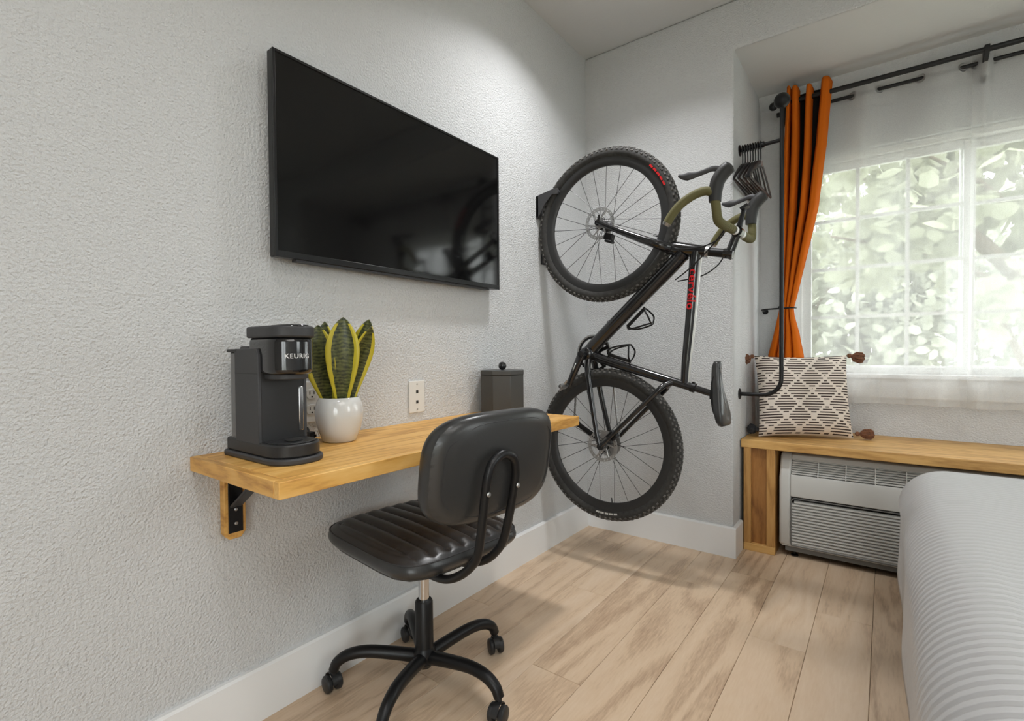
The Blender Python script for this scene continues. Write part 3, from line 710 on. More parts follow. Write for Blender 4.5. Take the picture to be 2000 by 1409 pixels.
m.add([(p[0], ay - .001, p[1]) for p in outl] + [(p[0], ay - .001, p[1]) for p in inn] + [(p[0], ay + .02, p[1]) for p in outl] + [(p[0], ay + .02, p[1]) for p in inn],
      [(i, (i + 1) % n_, n_ + (i + 1) % n_, n_ + i) for i in range(n_)] + [(n_ + i, n_ + (i + 1) % n_, 3 * n_ + (i + 1) % n_, 3 * n_ + i) for i in range(n_)] + [((i + 1) % n_, i, 2 * n_ + i, 2 * n_ + (i + 1) % n_) for i in range(n_)])
m.build('intake_frame', M_ACD, ac)
nl = 15; za, zb = .064, .268
for k in range(nl):
    z = za + (zb - za) * k / nl; dz = (zb - za) / nl; ins = .010 if k == nl - 1 else 0
    MB().prism([(ay + .014, z), (ay + .002, z + dz * .15), (ay + .002, z + dz * .52), (ay + .014, z + dz * .95)], lambda p, t: (t, p[0], p[1]), gx0 + .002 + ins, gx1 - .002 - ins).build('louvre', M_AC, ac)
MB().box(ax0 + .01, ax1 - .01, ay + .004, ay + .02, az0 - .002, az0 + .012).build('bottom_lip', M_AC, ac, bevel=.002)
MB().box(ax0 + .025, ax1 - .02, ay + .010, ay + .38, .028, az0 + .01).build('drip_pan', M_ACD, ac)
for x in (ax0 + .06, ax1 - .06):
    for y in (ay + .04, ay + .34):
        MB().lathe([(0, 0), (.016, 0), (.016, .006), (.006, .008), (.006, .03), (0, .03)], (x, y, 0), 'z', 12).build('foot', M_BLACK, ac)

# ================================================================== bed
def duvet_mat():
    m = bpy.data.materials.new('white_sateen_stripe'); m.use_nodes = True; N = m.node_tree.nodes; L = m.node_tree.links; f = node_math(N, L)
    b = N['Principled BSDF']; b.inputs['Sheen Weight'].default_value = .15
    tc = N.new('ShaderNodeTexCoord'); sp = N.new('ShaderNodeSeparateXYZ'); L.new(tc.outputs['UV'], sp.inputs[0])
    s = f('SINE', f('MULTIPLY', sp.outputs[1], 2 * PI / .025))
    k = f('SMOOTH_MIN', f('SMOOTH_MAX', f('MULTIPLY_ADD', s, 1.6, .5), 0.0, .25), 1.0, .25)
    L.new(f('MULTIPLY_ADD', k, .34, .36), b.inputs['Roughness'])
    mx = N.new('ShaderNodeMix'); mx.data_type = 'RGBA'; L.new(k, mx.inputs['Factor']); mx.inputs['A'].default_value = (.40, .40, .405, 1); mx.inputs['B'].default_value = (.49, .49, .495, 1)
    L.new(mx.outputs['Result'], b.inputs['Base Color'])
    n = N.new('ShaderNodeTexNoise'); n.inputs['Scale'].default_value = 5; n.inputs['Detail'].default_value = 3; L.new(tc.outputs['Object'], n.inputs['Vector'])
    q = N.new('ShaderNodeBump'); q.inputs['Strength'].default_value = .4; q.inputs['Distance'].default_value = .0026
    L.new(f('ADD', k, f('MULTIPLY', n.outputs['Fac'], 4)), q.inputs['Height']); L.new(q.outputs['Normal'], b.inputs['Normal'])
    return m
M_DUVET = duvet_mat()
bx0, bx1, by0, by1, bz = 1.372, 3.35, .35, 2.385, .540
bed = thing('bed', (2.35, 1.37, 0), 'bed with a white striped duvet in front of the bench', 'bed')
MB().box(bx0 + .035, bx1 + .05, by0 + .05, by1 - .05, .10, .24).build('bed_base', M_BLACK, bed, bevel=.004)
for x in (bx0 + .10, bx1 - .05):
    for y in (by0 + .12, by1 - .12):
        MB().box(x - .025, x + .025, y - .025, y + .025, 0, .10).build('leg', M_BLACK, bed)
MB().tube([(bx0 + .012, by0 + .08, .172), (bx0 + .012, by1 - .10, .172)], .008, 8).build('side_rail', M_BLACK, bed)
MB().prism(rrect((bx0 + bx1) / 2 + .02, (by0 + by1) / 2, bx1 - bx0 - .06, by1 - by0 - .08, .06), fz, .24, .50).build('mattress', mat('mattress_ticking', (.6, .6, .6), .9), bed, bevel=.03, bseg=3)
# duvet: draped over the near side and both ends; cross profile = flat top rolling over a soft edge
def roll(s, r=.13):
    """arc length s from the hem upwards -> (inset, height)"""
    drop = bz - .185 - r
    if s < drop: return (.006 * math.sin(s * 9), .185 + s)
    a = (s - drop) / r
    if a < PI / 2: return (r * (1 - math.cos(a)), .185 + drop + r * math.sin(a))
    return (r + (s - drop - r * PI / 2), bz)
SL = (bz - .185 - .13) + .13 * PI / 2
XL, YL = bx1 - bx0, by1 - by0
dv = []; duv = []
xs = [i * .022 for i in range(26)] + [.57 + .06 * i for i in range(int((XL - .10) / .06))]
NY = 130
totY = YL - 2 * .13 + 2 * SL
for j in range(NY + 1):
    sy = totY * j / NY
    if sy < totY / 2: iy, zy = roll(sy); y = by0 + iy
    else: iy, zy = roll(totY - sy); y = by1 - iy
    for s in xs:
        ix, zx = roll(s); x = bx0 + ix
        z = bz - math.hypot(bz - zx, bz - zy) if (zx < bz and zy < bz) else min(zx, zy)
        z = max(z, .185)
        # soften the vertical corner
        if ix < .10 and iy < .10:
            k = (1 - ix / .10) * (1 - iy / .10); x += .035 * k; y += (.035 * k if sy < totY / 2 else -.035 * k)
        z += .0045 * math.sin(x * 5.1 + 1) * math.sin(y * 4.3) if zx >= bz and zy >= bz else 0
        x += .004 * math.sin(y * 11) * (1 - (zx - .185) / (bz - .185))
        dv.append((x, y, z)); duv.append((s, sy))
m = MB(); nx = len(xs)
m.add(dv, [(j * nx + i, j * nx + i + 1, (j + 1) * nx + i + 1, (j + 1) * nx + i) for j in range(NY) for i in range(nx - 1)])
do = m.build('duvet', M_DUVET, bed, merge=False, sharp=180, solid=.01)
lay = do.data.uv_layers.new(name='UVMap')
for l in do.data.loops: lay.data[l.index].uv = duv[l.vertex_index]

# ================================================================== curtain rods
RY, RZ, SY, SZ = 2.95, 2.246, 3.022, 2.225
rd = thing('curtain_rod', (1.9, RY, RZ), 'black double curtain rod across the top of the window alcove', 'curtain rod')
MB().tube([(.862, RY, RZ), (2.88, RY, RZ)], .0115, 14).build('front_rod', M_BLACK, rd)
MB().tube([(.868, SY, SZ), (2.87, SY, SZ)], .0085, 14).build('rear_rod', M_BLACK, rd)
for x in (.848, 2.895): MB().ball((x, RY, RZ), .021).build('finial', M_BLACK, rd)
for x in (.862, 2.876): MB().tube([(x - .008, SY, SZ), (x + .012, SY, SZ)], .0125, 14).build('end_cap', M_BLACK, rd)
for x in (.895, 1.668, 2.82):
    m = MB().prism([(WY - .001, 2.16), (WY - .001, 2.275), (WY - .012, 2.275), (WY - .03, 2.24), (RY + .012, RZ + .016), (RY - .014, RZ + .016), (RY - .014, RZ - .005), (RY + .004, RZ - .018), (SY - .02, SZ - .016), (WY - .016, 2.15)], lambda p, t: (t, p[0], p[1]), x - .009, x + .009)
    m.build('rod_bracket', M_BLACK, rd, bevel=.002)

# ------------------------------------------------------------------ sheer curtains
def interp(T, x):
    for (a, p), (b, q) in zip(T[:-1], T[1:]):
        if x <= b: return p + (q - p) * max(0, min(1, (x - a) / (b - a)))
    return T[-1][1]
def sheer(name, x0, x1, zero, sgn, label, xbot=None, seed=1, zbot=.70):
    """zero: x of the grommets (zero crossings of the wave); sgn: side of the first fold (-1 in front of the rod)"""
    rn = random.Random(seed)
    root = thing(name, ((x0 + x1) / 2, SY, zbot), label, 'curtain', 'sheer curtains')
    ph = [(zero[0] - (zero[1] - zero[0]), -1.0)] + [(z, float(i)) for i, z in enumerate(zero)] + [(zero[-1] + (zero[-1] - zero[-2]), float(len(zero)))]
    jit = [rn.uniform(-1, 1) for _ in range(20)]
    def wave(x):
        p = interp(ph, x); return sgn * math.sin((p + 0) * PI)
    def f(u, v):
        x = x0 + (x1 - x0) * u; w = wave(x); z = SZ + .048 + (zbot - SZ - .048) * v
        amp = .030 + .004 * v; xx = x
        if xbot: xx = xbot[0] + (xbot[1] - xbot[0]) * u; xx = x + (xx - x) * min(1, v * 1.2) ** 1.3
        xx += .006 * v * math.sin(u * 23 + jit[0] * 5) + .010 * v * math.sin(u * 9 + jit[1] * 5)
        fold2 = .010 * v * math.sin(u * 41 + jit[2] * 3 + v * 1.5)
        y = SY + w * amp + fold2
        return (xx, min(y, WY - .012) if z > .86 else min(y, WY - .042 if z < .845 else WY - .02), z)
    MB().grid(f, 150, 60).build('sheer_panel', M_SHEER, root, merge=False, sharp=180)
    # folded top band and bottom hem: a second layer of the same voile
    MB().grid(lambda u, v: Vector(f(u, v * .075)) + Vector((0, -.0015, 0)), 150, 6).build('top_band', M_SHEER, root, merge=False, sharp=180)
    MB().grid(lambda u, v: Vector(f(u, .945 + v * .055)) + Vector((0, -.0015, 0)), 150, 4).build('hem', M_SHEER, root, merge=False, sharp=180)
    for i, z in enumerate(zero):
        if not x0 < z < x1: continue
        sl = sgn * math.cos(i * PI)
        d = Vector((.13, .1 * sl, 0)).normalized(); nrm = Vector((-d.y, d.x, 0))
        MB().lathe([(.0145, -.002), (.0145, .002), (.0205, .002), (.0205, -.002)], (z, SY, SZ), (d, Vector((0, 0, 1)), nrm), 24, closed=True).build('grommet', M_STEEL, root)
    return root
sheer('sheer_curtain', .93, 1.645, [.945, 1.06, 1.189, 1.297, 1.452, 1.598], -1, 'white sheer curtain panel next to the orange curtain', (.90, 1.63), 3)
sheer('sheer_curtain', 1.632, 2.36, [1.644, 1.70, 1.85, 1.99, 2.13, 2.27], -1, 'white sheer curtain panel at the right edge of the window', (1.635, 2.36), 8, .695)
# care tag of the left panel
# ------------------------------------------------------------------ orange curtain
oc = thing('orange_curtain', (.95, RY, .56), 'burnt orange curtain tied back at the left of the window', 'curtain')
def outline(z):
    L_ = interp([(.56, .800), (.935, .823), (1.05, .850), (1.18, .876), (1.35, .878), (1.70, .890), (2.31, .906)], z)
    R_ = interp([(.56, 1.03), (.80, .995), (.935, .988), (1.05, .968), (1.14, .946), (1.18, .942), (1.28, .965), (1.40, .990), (1.69, 1.052), (2.0, 1.088), (2.31, 1.106)], z)
    return L_, R_
PLT = [((.00, .115), (.00, .27)), ((.125, .315), (.24, .50)), ((.475, .635), (.47, .74)), ((.765, 1.0), (.71, 1.0))]   # pleats: extent at the rod, extent at the tieback
def pleat(k):
    (a0, a1), (b0, b1) = PLT[k]
    def f(u, v):
        z = 2.300 + (.56 - 2.300) * v
        L_, R_ = outline(z); d = abs(z - 1.18)
        m_ = 0 if z > 2.25 else min(1, ((2.25 - z) / (2.25 - 1.30)) ** 1.3) if z > 1.18 else 1
        e0, e1 = a0 + (b0 - a0) * m_, a1 + (b1 - a1) * m_
        dep = .052 if z > 1.6 else (.022 + .030 * min(1, d / .42) if z > 1.18 else .022 + .030 * min(1, d / .3))
        t = u * 2 - 1                                    # across the pleat: sides run back, front is rounded
        xx = math.copysign(abs(t) ** .75, t) if abs(t) < 1 else t
        x = L_ + (R_ - L_) * (e0 + (e1 - e0) * (.5 + .5 * xx)) + .004 * math.sin(z * 6 + k * 2) * (1 - m_)
        y = RY + .020 - dep * (1 - abs(t) ** 2.6) - .006 * math.sin(t * 2.2 + k) * (1 if abs(t) < .9 else 0)
        zt = z
        if v < .03: zt = z + (.014 * (1 - t * t) + (.004, -.002, -.012, .0)[k] - (.0, .002, .004, .0)[k]) * (1 - v / .03)
        return (x, min(y, SY - .040), zt)
    return f
for k in range(4):
    MB().grid(pleat(k), 36, 110).build('curtain_pleat', M_ORANGE, oc, merge=False, sharp=180, solid=.0025)
def back_sheet(u, v):
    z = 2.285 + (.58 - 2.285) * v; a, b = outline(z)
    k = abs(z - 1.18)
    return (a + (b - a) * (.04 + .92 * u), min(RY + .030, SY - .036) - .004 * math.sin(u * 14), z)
MB().grid(back_sheet, 30, 60).build('back_sheet', M_BACKING, oc, merge=False, sharp=180)  # plain black sheet behind the pleats, filling the gaps between them
tb = thing('curtain_tieback', (.88, RY, 1.18), 'thin black tieback bar holding the orange curtain', 'tieback')
pts = [(.79, WY, 1.178), (.79, RY + .05, 1.178), (.80, RY - .02, 1.179), (.84, RY - .036, 1.180), (.90, RY - .042, 1.181), (.945, RY - .030, 1.182), (.955, RY, 1.182)]
MB().tube(spline(pts, 6), .004, 8).build('hook_rod', M_BLACK, tb)
MB().ball((.888, RY - .046, 1.184), .010).build('knob', M_BLACK, tb)
MB().lathe([(0, 0), (.015, 0), (.015, .004), (0, .004)], (.79, WY - .004, 1.178), 'y', 16).build('wall_flange', M_BLACK, tb)

# ================================================================== clothes rail
PY, PXX = 2.583, .943
cr_ = thing('clothes_rail', (PX, PY, .755), 'black bent pipe clothes rail with a ball top on the alcove wall', 'clothes rail')
pts = [(PX + .002, PY, .755), (.865, PY, .755)] + [(.865 + .078 * math.sin(a), PY, .755 + .078 * (1 - math.cos(a))) for a in [PI / 2 * k / 8 for k in range(1, 9)]] + [(PXX, PY, 1.4), (PXX, PY, 2.09)]
MB().tube(pts, .0095, 14).build('pipe', M_BLACK, cr_)
MB().ball((PXX, PY, 2.105), .034, 28, 16).build('ball_top', M_BLACK, cr_)
MB().tube([(PXX, PY, 1.927), (PX + .002, PY, 1.921)], .0085, 12).build('hanging_bar', M_BLACK, cr_)
for z in (.755, 1.921):
    MB().lathe([(0, .007), (.012, .007), (.026, .004), (.026, 0), (0, 0)], (PX, PY, z), 'x', 24).build('wall_flange', M_BLACK, cr_)
MB().lathe([(.0088, -.008), (.014, -.008), (.014, .008), (.0088, .008)], (.862, PY, 1.925), 'x', 16, closed=True).build('stop_collar', M_BLACK, cr_)
# ------------------------------------------------------------------ hangers
def hanger(x, yaw, label, i):
    o = thing('clothes_hanger', (x, PY, 1.70), label, 'hanger', 'black hangers bunched on the clothes rail')
    d = Vector((math.sin(yaw), math.cos(yaw), 0)); c = Vector((x, PY, 0)); P = lambda s, z: c + d * s + Vector((0, 0, z))
    hook = [P(.016 * math.cos(a), 1.924 + .0135 + .0 + .016 * math.sin(a) - .012) for a in [math.radians(-70 + 30 * k) for k in range(9)]]
    MB().tube(spline(hook + [P(-.004, 1.900), P(0, 1.882), P(0, 1.84)], 3), .0030, 8).build('hook', M_BLACK, o)
    arms = [P(-.205, 1.728), P(-.195, 1.738), P(-.10, 1.800), P(-.02, 1.842), P(0, 1.846), P(.02, 1.842), P(.10, 1.800), P(.195, 1.738), P(.205, 1.728)]
    MB().tube(spline(arms, 4), .0085, 8, ref=(1, 0, 0), sq=1.0) if False else MB().tube(spline(arms, 4), .0085, 8, ref=(0, 0, 1), sq=.42).build('shoulder_arms', M_BLKP, o)
    MB().tube([P(-.203, 1.728), P(.203, 1.728)], .0065, 8, ref=(0, 0, 1), sq=.5).build('trouser_bar', M_BLKP, o)
    MB().box(-.0054, .0054, -.012, .012, 1.826, 1.852, Matrix.Translation(c) @ Matrix.Rotation(-yaw, 4, 'Z')).build('centre_band', M_STEEL, o)
for i in range(8):
    hanger(.777 + .0112 * i, (-.03, .02, -.01, .03, .0, -.02, .02, .04)[i], 'black clothes hanger, %s from the alcove wall in the bunch on the rail' % ('first', 'second', 'third', 'fourth', 'fifth', 'sixth', 'seventh', 'eighth')[i], i)

# ================================================================== cushion
def cushion_mat():
    m = bpy.data.materials.new('woven_diamond_stripe'); m.use_nodes = True; N = m.node_tree.nodes; L = m.node_tree.links; f = node_math(N, L)
    b = N['Principled BSDF']; b.inputs['Roughness'].default_value = .95
    tc = N.new('ShaderNodeTexCoord'); sp = N.new('ShaderNodeSeparateXYZ'); L.new(tc.outputs['UV'], sp.inputs[0]); u, v = sp.outputs[0], sp.outputs[1]
    n = N.new('ShaderNodeTexNoise'); n.inputs['Scale'].default_value = 60; L.new(tc.outputs['UV'], n.inputs['Vector'])
    jit = f('MULTIPLY', f('SUBTRACT', n.outputs['Fac'], .5), .07)
    row = f('FRACT', f('MULTIPLY', v, 31)); dark = f('GREATER_THAN', f('ADD', row, jit), .54)
    # snap the lattice to the rows so that every dash ends square
    vs = f('DIVIDE', f('FLOOR', f('MULTIPLY', v, 31)), 31)
    a = f('MULTIPLY', u, 3.35); c = f('MULTIPLY', vs, 3.15)
    l1 = f('ABSOLUTE', f('SUBTRACT', f('FRACT', f('ADD', f('ADD', a, c), jit)), .5))
    l2 = f('ABSOLUTE', f('SUBTRACT', f('FRACT', f('ADD', f('SUBTRACT', a, c), 10.3)), .5))
    off = f('GREATER_THAN', f('MINIMUM', l1, l2), .065)
    k = f('MULTIPLY', dark, off)
    mx = N.new('ShaderNodeMix'); mx.data_type = 'RGBA'; L.new(k, mx.inputs['Factor']); mx.inputs['A'].default_value = (.70, .62, .545, 1); mx.inputs['B'].default_value = (.045, .030, .026, 1)
    L.new(mx.outputs['Result'], b.inputs['Base Color'])
    q = N.new('ShaderNodeBump'); q.inputs['Strength'].default_value = .7; q.inputs['Distance'].default_value = .003; L.new(k, q.inputs['Height']); L.new(q.outputs['Normal'], b.inputs['Normal'])
    return m
M_CUSH = cushion_mat()
pb0, pb1 = Vector((.828, 2.690, BZ1)), Vector((1.208, 2.868, BZ1))
pu = (pb1 - pb0); pw = pu.length; pu.normalize(); pn = Vector((pu.y, -pu.x, 0)); tilt = math.radians(11)
pup = (Vector((0, 0, 1)) * math.cos(tilt) - pn * math.sin(tilt)).normalized(); pnn = pu.cross(pup) * -1
pnn = pnn if pnn.dot(pn) > 0 else -pnn
pcx = (pb0 + pb1) / 2; PH = .405
cu_ = thing('throw_cushion', (pcx.x, pcx.y, BZ1), 'cream throw cushion with dark diamond stripes leaning on the bench', 'cushion')
cvs = []; cuv = []; n_ = 36
def cush(s, t, sg):
    pin = .055
    ss = s * (1 - pin * (1 - t * t) * (1 if True else 0)); tt = t * (1 - pin * (1 - s * s))
    th = .072 * max(0, (1 - s ** 4) * (1 - t ** 4)) ** .55
    p = pcx + pu * ss * pw / 2 + pup * (PH / 2 + tt * PH / 2 + .004) + pnn * (sg * th + .0)
    p.z = max(p.z, BZ1 + .001)
    return p
m = MB()
for sg in (1, -1):
    for j in range(n_ + 1):
        for i in range(n_ + 1):
            cvs.append(cush(i / n_ * 2 - 1, j / n_ * 2 - 1, sg)); cuv.append((i / n_, j / n_))
q = (n_ + 1) ** 2
m.add(cvs, [(b + j * (n_ + 1) + i, b + j * (n_ + 1) + i + 1, b + (j + 1) * (n_ + 1) + i + 1, b + (j + 1) * (n_ + 1) + i) for b in (0, q) for j in range(n_) for i in range(n_)])
co = m.build('cover', M_CUSH, cu_, merge=False, sharp=180)
lay = co.data.uv_layers.new(name='UVMap')
for l in co.data.loops: lay.data[l.index].uv = cuv[l.vertex_index]
def tassel(p0, d, ln, r, mt, name='tassel'):
    p0 = Vector(p0); d = Vector(d).normalized(); u = d.orthogonal().normalized(); w = d.cross(u); m = MB()
    m.ball(p0 + d * .012, .011, 12, 8)
    for k in range(26):
        a = k * 2.4; rr = r * math.sqrt((k + .5) / 26)
        e = (u * math.cos(a) + w * math.sin(a))
        m.tube([p0 + d * .018, p0 + d * (.018 + ln * .35) + e * rr * .95, p0 + d * (.018 + ln * .75) + e * rr * 1.05, p0 + d * (.018 + ln) + e * rr * .75], [.003, .0048, .0052, .003], 5)
    return m.build(name, mt, cu_)
ctl, ctr, cbl, cbr = cush(-1, 1, 1), cush(1, 1, 1), cush(-1, -1, 1), cush(1, -1, 1)
tassel(ctl, (-.55, -.35, -.25), .050, .027, M_TASSEL)
tassel(ctr, (.75, .3, -.2), .055, .024, M_TASSEL)
tassel(cbl + Vector((0, .02, .029)), (-.7, .2, .0), .036, .024, M_TASSELD)
tassel(cbr + Vector((.004, 0, .024)), (.9, .35, .0), .058, .021, M_TASSEL)

# ================================================================== bicycle (hung upright: forward = up, its top side faces the window)
YB = 2.0
bike = thing('bicycle', (.345, YB, .222), 'black gravel bicycle hanging upright by its front wheel from the wall', 'bicycle')
def b3(x, z, y=0): return Vector((x, YB + y, z))
FH, RH = (.338, 1.517), (.347, .556)
RT, RR, RO, RI = .309, .0232, .291, .256      # tyre centre radius, tyre section radius, rim edges

def wheel(hub, name, phase, rear):
    c = b3(*hub)
    prof = [(RI, -.004), (RI, .004), (RI + .010, .0115), (RO - .004, .0135), (RO + .003, .0125), (RO + .003, .0095), (RO - .006, .0085), (RO - .006, -.0085), (RO + .003, -.0095), (RO + .003, -.0125), (RO - .004, -.0135), (RI + .010, -.0115)]
    wh = MB().lathe(prof, c, 'y', 96, closed=True).build(name, M_RIM, bike, sharp=40)
    tp = [(RT + RR * math.cos(a), RR * .98 * math.sin(a)) for a in [math.radians(-152 + 304 * k / 14) for k in range(15)]]
    ty = MB().lathe(tp, c, 'y', 120, caps=False).build('tyre', M_RUBBER, wh, sharp=180, merge=False)
    tr = MB()
    for k in range(84):
        for row, aa in enumerate((-62, -36, -12, 12, 36, 62)):
            an = 2 * PI * (k + (.5 if row % 2 else 0)) / 84; al = math.radians(aa)
            er = Vector((math.sin(an), 0, math.cos(an))); et = Vector((math.cos(an), 0, -math.sin(an)))
            nn = er * math.cos(al) + Vector((0, 1, 0)) * math.sin(al); ss = nn.cross(et)
            p = c + er * (RT + RR * math.cos(al)) + Vector((0, 1, 0)) * RR * .98 * math.sin(al)
            h_, w_, l_ = .0026, .0042, .0055
            vs = [p + et * a * l_ * q + ss * b * w_ * q + nn * t for t, q in ((-.001, 1), (h_, .78)) for a in (-1, 1) for b in (-1, 1)]
            tr.add(vs, [(4, 5, 7, 6), (0, 1, 5, 4), (2, 6, 7, 3), (0, 4, 6, 2), (1, 3, 7, 5)])
    to = tr.build('tread', M_TREAD, wh, merge=False, sharp=20); to['kind'] = 'stuff'
    hw = .048
    hp = [(0, -hw - .006), (.010, -hw - .006), (.010, -.040), (.024, -.038), (.026, -.034), (.022, -.030), (.013, -.022), (.013, .020), (.022, .026), (.026, .030), (.024, .034), (.010, .038), (.010, hw + .006), (0, hw + .006)]
    MB().lathe(hp, c, 'y', 28).build('hub', M_BLACK, wh, sharp=40)
    # one spoke mesh shared by all twenty-four
    base = None
    for k in range(24):
        sd = 1 if k % 2 else -1; an = phase + 2 * PI * k / 24; tw = (.95 if (k // 2) % 2 else -.95)
        a2 = an - tw
        p0 = b3(hub[0] + .0235 * math.sin(a2), hub[1] + .0235 * math.cos(a2), sd * .033); p1 = b3(hub[0] + (RI + .003) * math.sin(an), hub[1] + (RI + .003) * math.cos(an), sd * .001)
        if base is None:
            ln = (p1 - p0).length
            base = MB().tube([(0, 0, 0), (0, 0, 1)], .00115, 5).build('spoke', M_SPOKE); so = base
        else: so = base.copy(); COL.objects.link(so)
        so.parent = wh; dd = p1 - p0
        Mx = Matrix.Translation(p0 - Vector(bike.location)) @ dd.to_track_quat('Z', 'Y').to_matrix().to_4x4() @ Matrix.Diagonal((1, 1, dd.length, 1))
        so.matrix_parent_inverse = Matrix.Identity(4); so.matrix_local = Mx
    # disc rotor on the near side: perforated ring on a spider
    ro = MB(); yo = -.0425; R0, R1 = .069, .055
    nseg = 72
    for k in range(nseg):
        a, b_ = 2 * PI * k / nseg, 2 * PI * (k + 1) / nseg
        hole = k % 3 == 1
        def q(r, t, y): return c + Vector((r * math.sin(t), y, r * math.cos(t)))
        bands = [(R1, .0590), (.0650, R0)] + ([] if hole else [(.0590, .0650)])
        for r0, r1 in bands:
            for y in (yo - .0009, yo + .0009): ro.add([q(r0, a, y), q(r1, a, y), q(r1, b_, y), q(r0, b_, y)], [(0, 1, 2, 3)])
        ro.add([q(R0, a, yo - .0009), q(R0, b_, yo - .0009), q(R0, b_, yo + .0009), q(R0, a, yo + .0009)], [(0, 1, 2, 3)])
    MBr = ro.build('disc_rotor', M_ROTOR, wh, merge=False, sharp=30)
    sp = MB()
    for k in range(6):
        t = 2 * PI * k / 6
        p0 = c + Vector((.018 * math.sin(t), yo, .018 * math.cos(t))); p1 = c + Vector((.056 * math.sin(t + .55), yo, .056 * math.cos(t + .55)))
        sp.tube([p0, p1], [.005, .0032], 6, sq=.4)
    sp.lathe([(.012, -.002), (.022, -.002), (.022, .002), (.012, .002)], c + Vector((0, yo, 0)), 'y', 24, closed=True)
    sp.build('rotor_spider', M_STEEL if not rear else M_STEEL, wh, merge=False)
    vp = Vector((math.sin(1.9 if not rear else 3.05), 0, math.cos(1.9 if not rear else 3.05)))
    MB().tube([c + vp * RI, c + vp * (RI - .022)], [.0028, .002], 8).build('valve', M_BLACK, wh)
    for kk, (t0, ln) in enumerate(((.80, .38),) if not rear else ((2.95, .34),)):
        m = MB(); n = 24
        for k in range(n):
            if k % 5 == 4: continue
            a, b_ = t0 + ln * k / n, t0 + ln * (k + .8) / n
            def q2(r, t): return c + Vector((r * math.sin(t), -.0224, r * math.cos(t)))
            m.add([q2(RT - .013, a), q2(RT - .005, a), q2(RT - .005, b_), q2(RT - .013, b_)], [(0, 1, 2, 3)])
        m.build('tyre_marking', M_RED if not rear else M_STRIPE, wh, merge=False)
    return wh
FWH = wheel(FH, 'front_wheel', .05, False)
RWH = wheel(RH, 'rear_wheel', .13, True)

BB = (.262, .956)
HT0, HT1 = (.632, 1.3785), (.776, 1.3475)
fr = MB()
def tp(pts, r, n=6, **k): fr.tube(spline([b3(*p) for p in pts], n), r if hasattr(r, '__len__') else r, 16, **k)
def lerp_r(r0, r1, n): return [r0 + (r1 - r0) * i / (n - 1) for i in range(n)]
fr.tube([b3(*HT0), b3(.66, 1.3725), b3(.74, 1.355), b3(*HT1)], [.026, .030, .024, .0215], 18)
s_ = spline([b3(.682, 1.355), b3(.63, 1.302), b3(.46, 1.150), b3(.30, 1.003), b3(BB[0] + .005, BB[1] + .012)], 6)
fr.tube(s_, [.033, .033] + [.030] * (len(s_) - 4) + [.031, .031], 18, sq=.92)
s_ = spline([b3(.735, 1.352), b3(.728, 1.30), b3(.712, 1.10), b3(.694, .92), b3(.688, .838)], 6)
TTP = s_
fr.tube(s_, lerp_r(.0255, .0165, len(s_)), 16, ref=(0, 1, 0))
s_ = spline([b3(BB[0] + .004, BB[1] - .004), b3(.36, .921), b3(.55, .867), b3(.718, .8205)], 6)
fr.tube(s_, lerp_r(.023, .0165, len(s_)), 16)
fr.lathe([(0, -.042), (.024, -.042), (.029, -.036), (.029, .036), (.024, .042), (0, .042)], b3(*BB), 'y', 24)
for sg in (-1, 1):
    s_ = spline([b3(.268, .945, sg * .020), b3(.275, .880, sg * .040), b3(.300, .740, sg * .050), b3(.330, .600, sg * .062), b3(RH[0] - .004, RH[1] + .004, sg * .063)], 6)
    fr.tube(s_, lerp_r(.016, .0085, len(s_)), 12, sq=.75 if True else 1)
    s_ = spline([b3(.640, .840, sg * .004), b3(.612, .825, sg * .028), b3(.585, .796, sg * .046), b3(.46, .670, sg * .056), b3(RH[0] + .004, RH[1] + .002, sg * .063)], 6)
    fr.tube(s_, lerp_r(.0135, .0080, len(s_)), 12)
    fr.lathe([(0, -.006), (.016, -.006), (.017, 0), (.016, .006), (0, .006)], b3(RH[0], RH[1], sg * .062), 'y', 20)
fo_ = fr.build('frame', M_FRAME, bike, merge=False, sharp=60)
# fork
fk = MB()
fk.tube([b3(.605, 1.384), b3(.622, 1.381), b3(.638, 1.377)], [.022, .030, .027], 18)
for sg in (-1, 1):
    s_ = spline([b3(.628, 1.380, sg * .016), b3(.604, 1.389, sg * .043), b3(.54, 1.418, sg * .054), b3(.44, 1.466, sg * .060), b3(FH[0] - .004, FH[1] + .004, sg * .060)], 6)
    fk.tube(s_, lerp_r(.0215, .0105, len(s_)), 14)
    fk.lathe([(0, -.006), (.013, -.006), (.013, .006), (0, .006)], b3(FH[0], FH[1], sg * .060), 'y', 18)
fk.build('fork', M_FRAME, bike, merge=False, sharp=60)
hs = MB().tube([b3(*HT1), b3(.850, 1.331)], .0165, 16)
hs.build('steerer_spacers', M_BLACK, bike)
MB().tube([b3(.770, 1.349), b3(.782, 1.3463)], .0235, 18).build('headset_cap', M_STEEL, bike)
BARC = (.884, 1.407)
stem = MB().tube([b3(.846, 1.313), b3(.852, 1.325), b3(.862, 1.350), b3(.876, 1.386), b3(BARC[0] - .002, BARC[1] - .008)], [.015, .0185, .0165, .0160, .0185], 14)
stem.lathe([(0, -.022), (.0205, -.022), (.0205, .022), (0, .022)], b3(*BARC), 'y', 20).tube([b3(.835, 1.334), b3(.868, 1.327)], .0195, 16).build('stem', M_FRAME, bike, merge=False, sharp=50)
MB().lathe([(0, .001), (.013, .001), (.016, -.001), (.016, -.004)], b3(.869, 1.3268), (Vector((0, 1, 0)), Vector((.21, 0, .978)), Vector((.978, 0, -.21))), 18).build('top_cap', M_STEEL, bike)
YAWB = .075                                                       # the bar is turned slightly
def bar(x, z, y): return b3(x + y * YAWB, z, y)
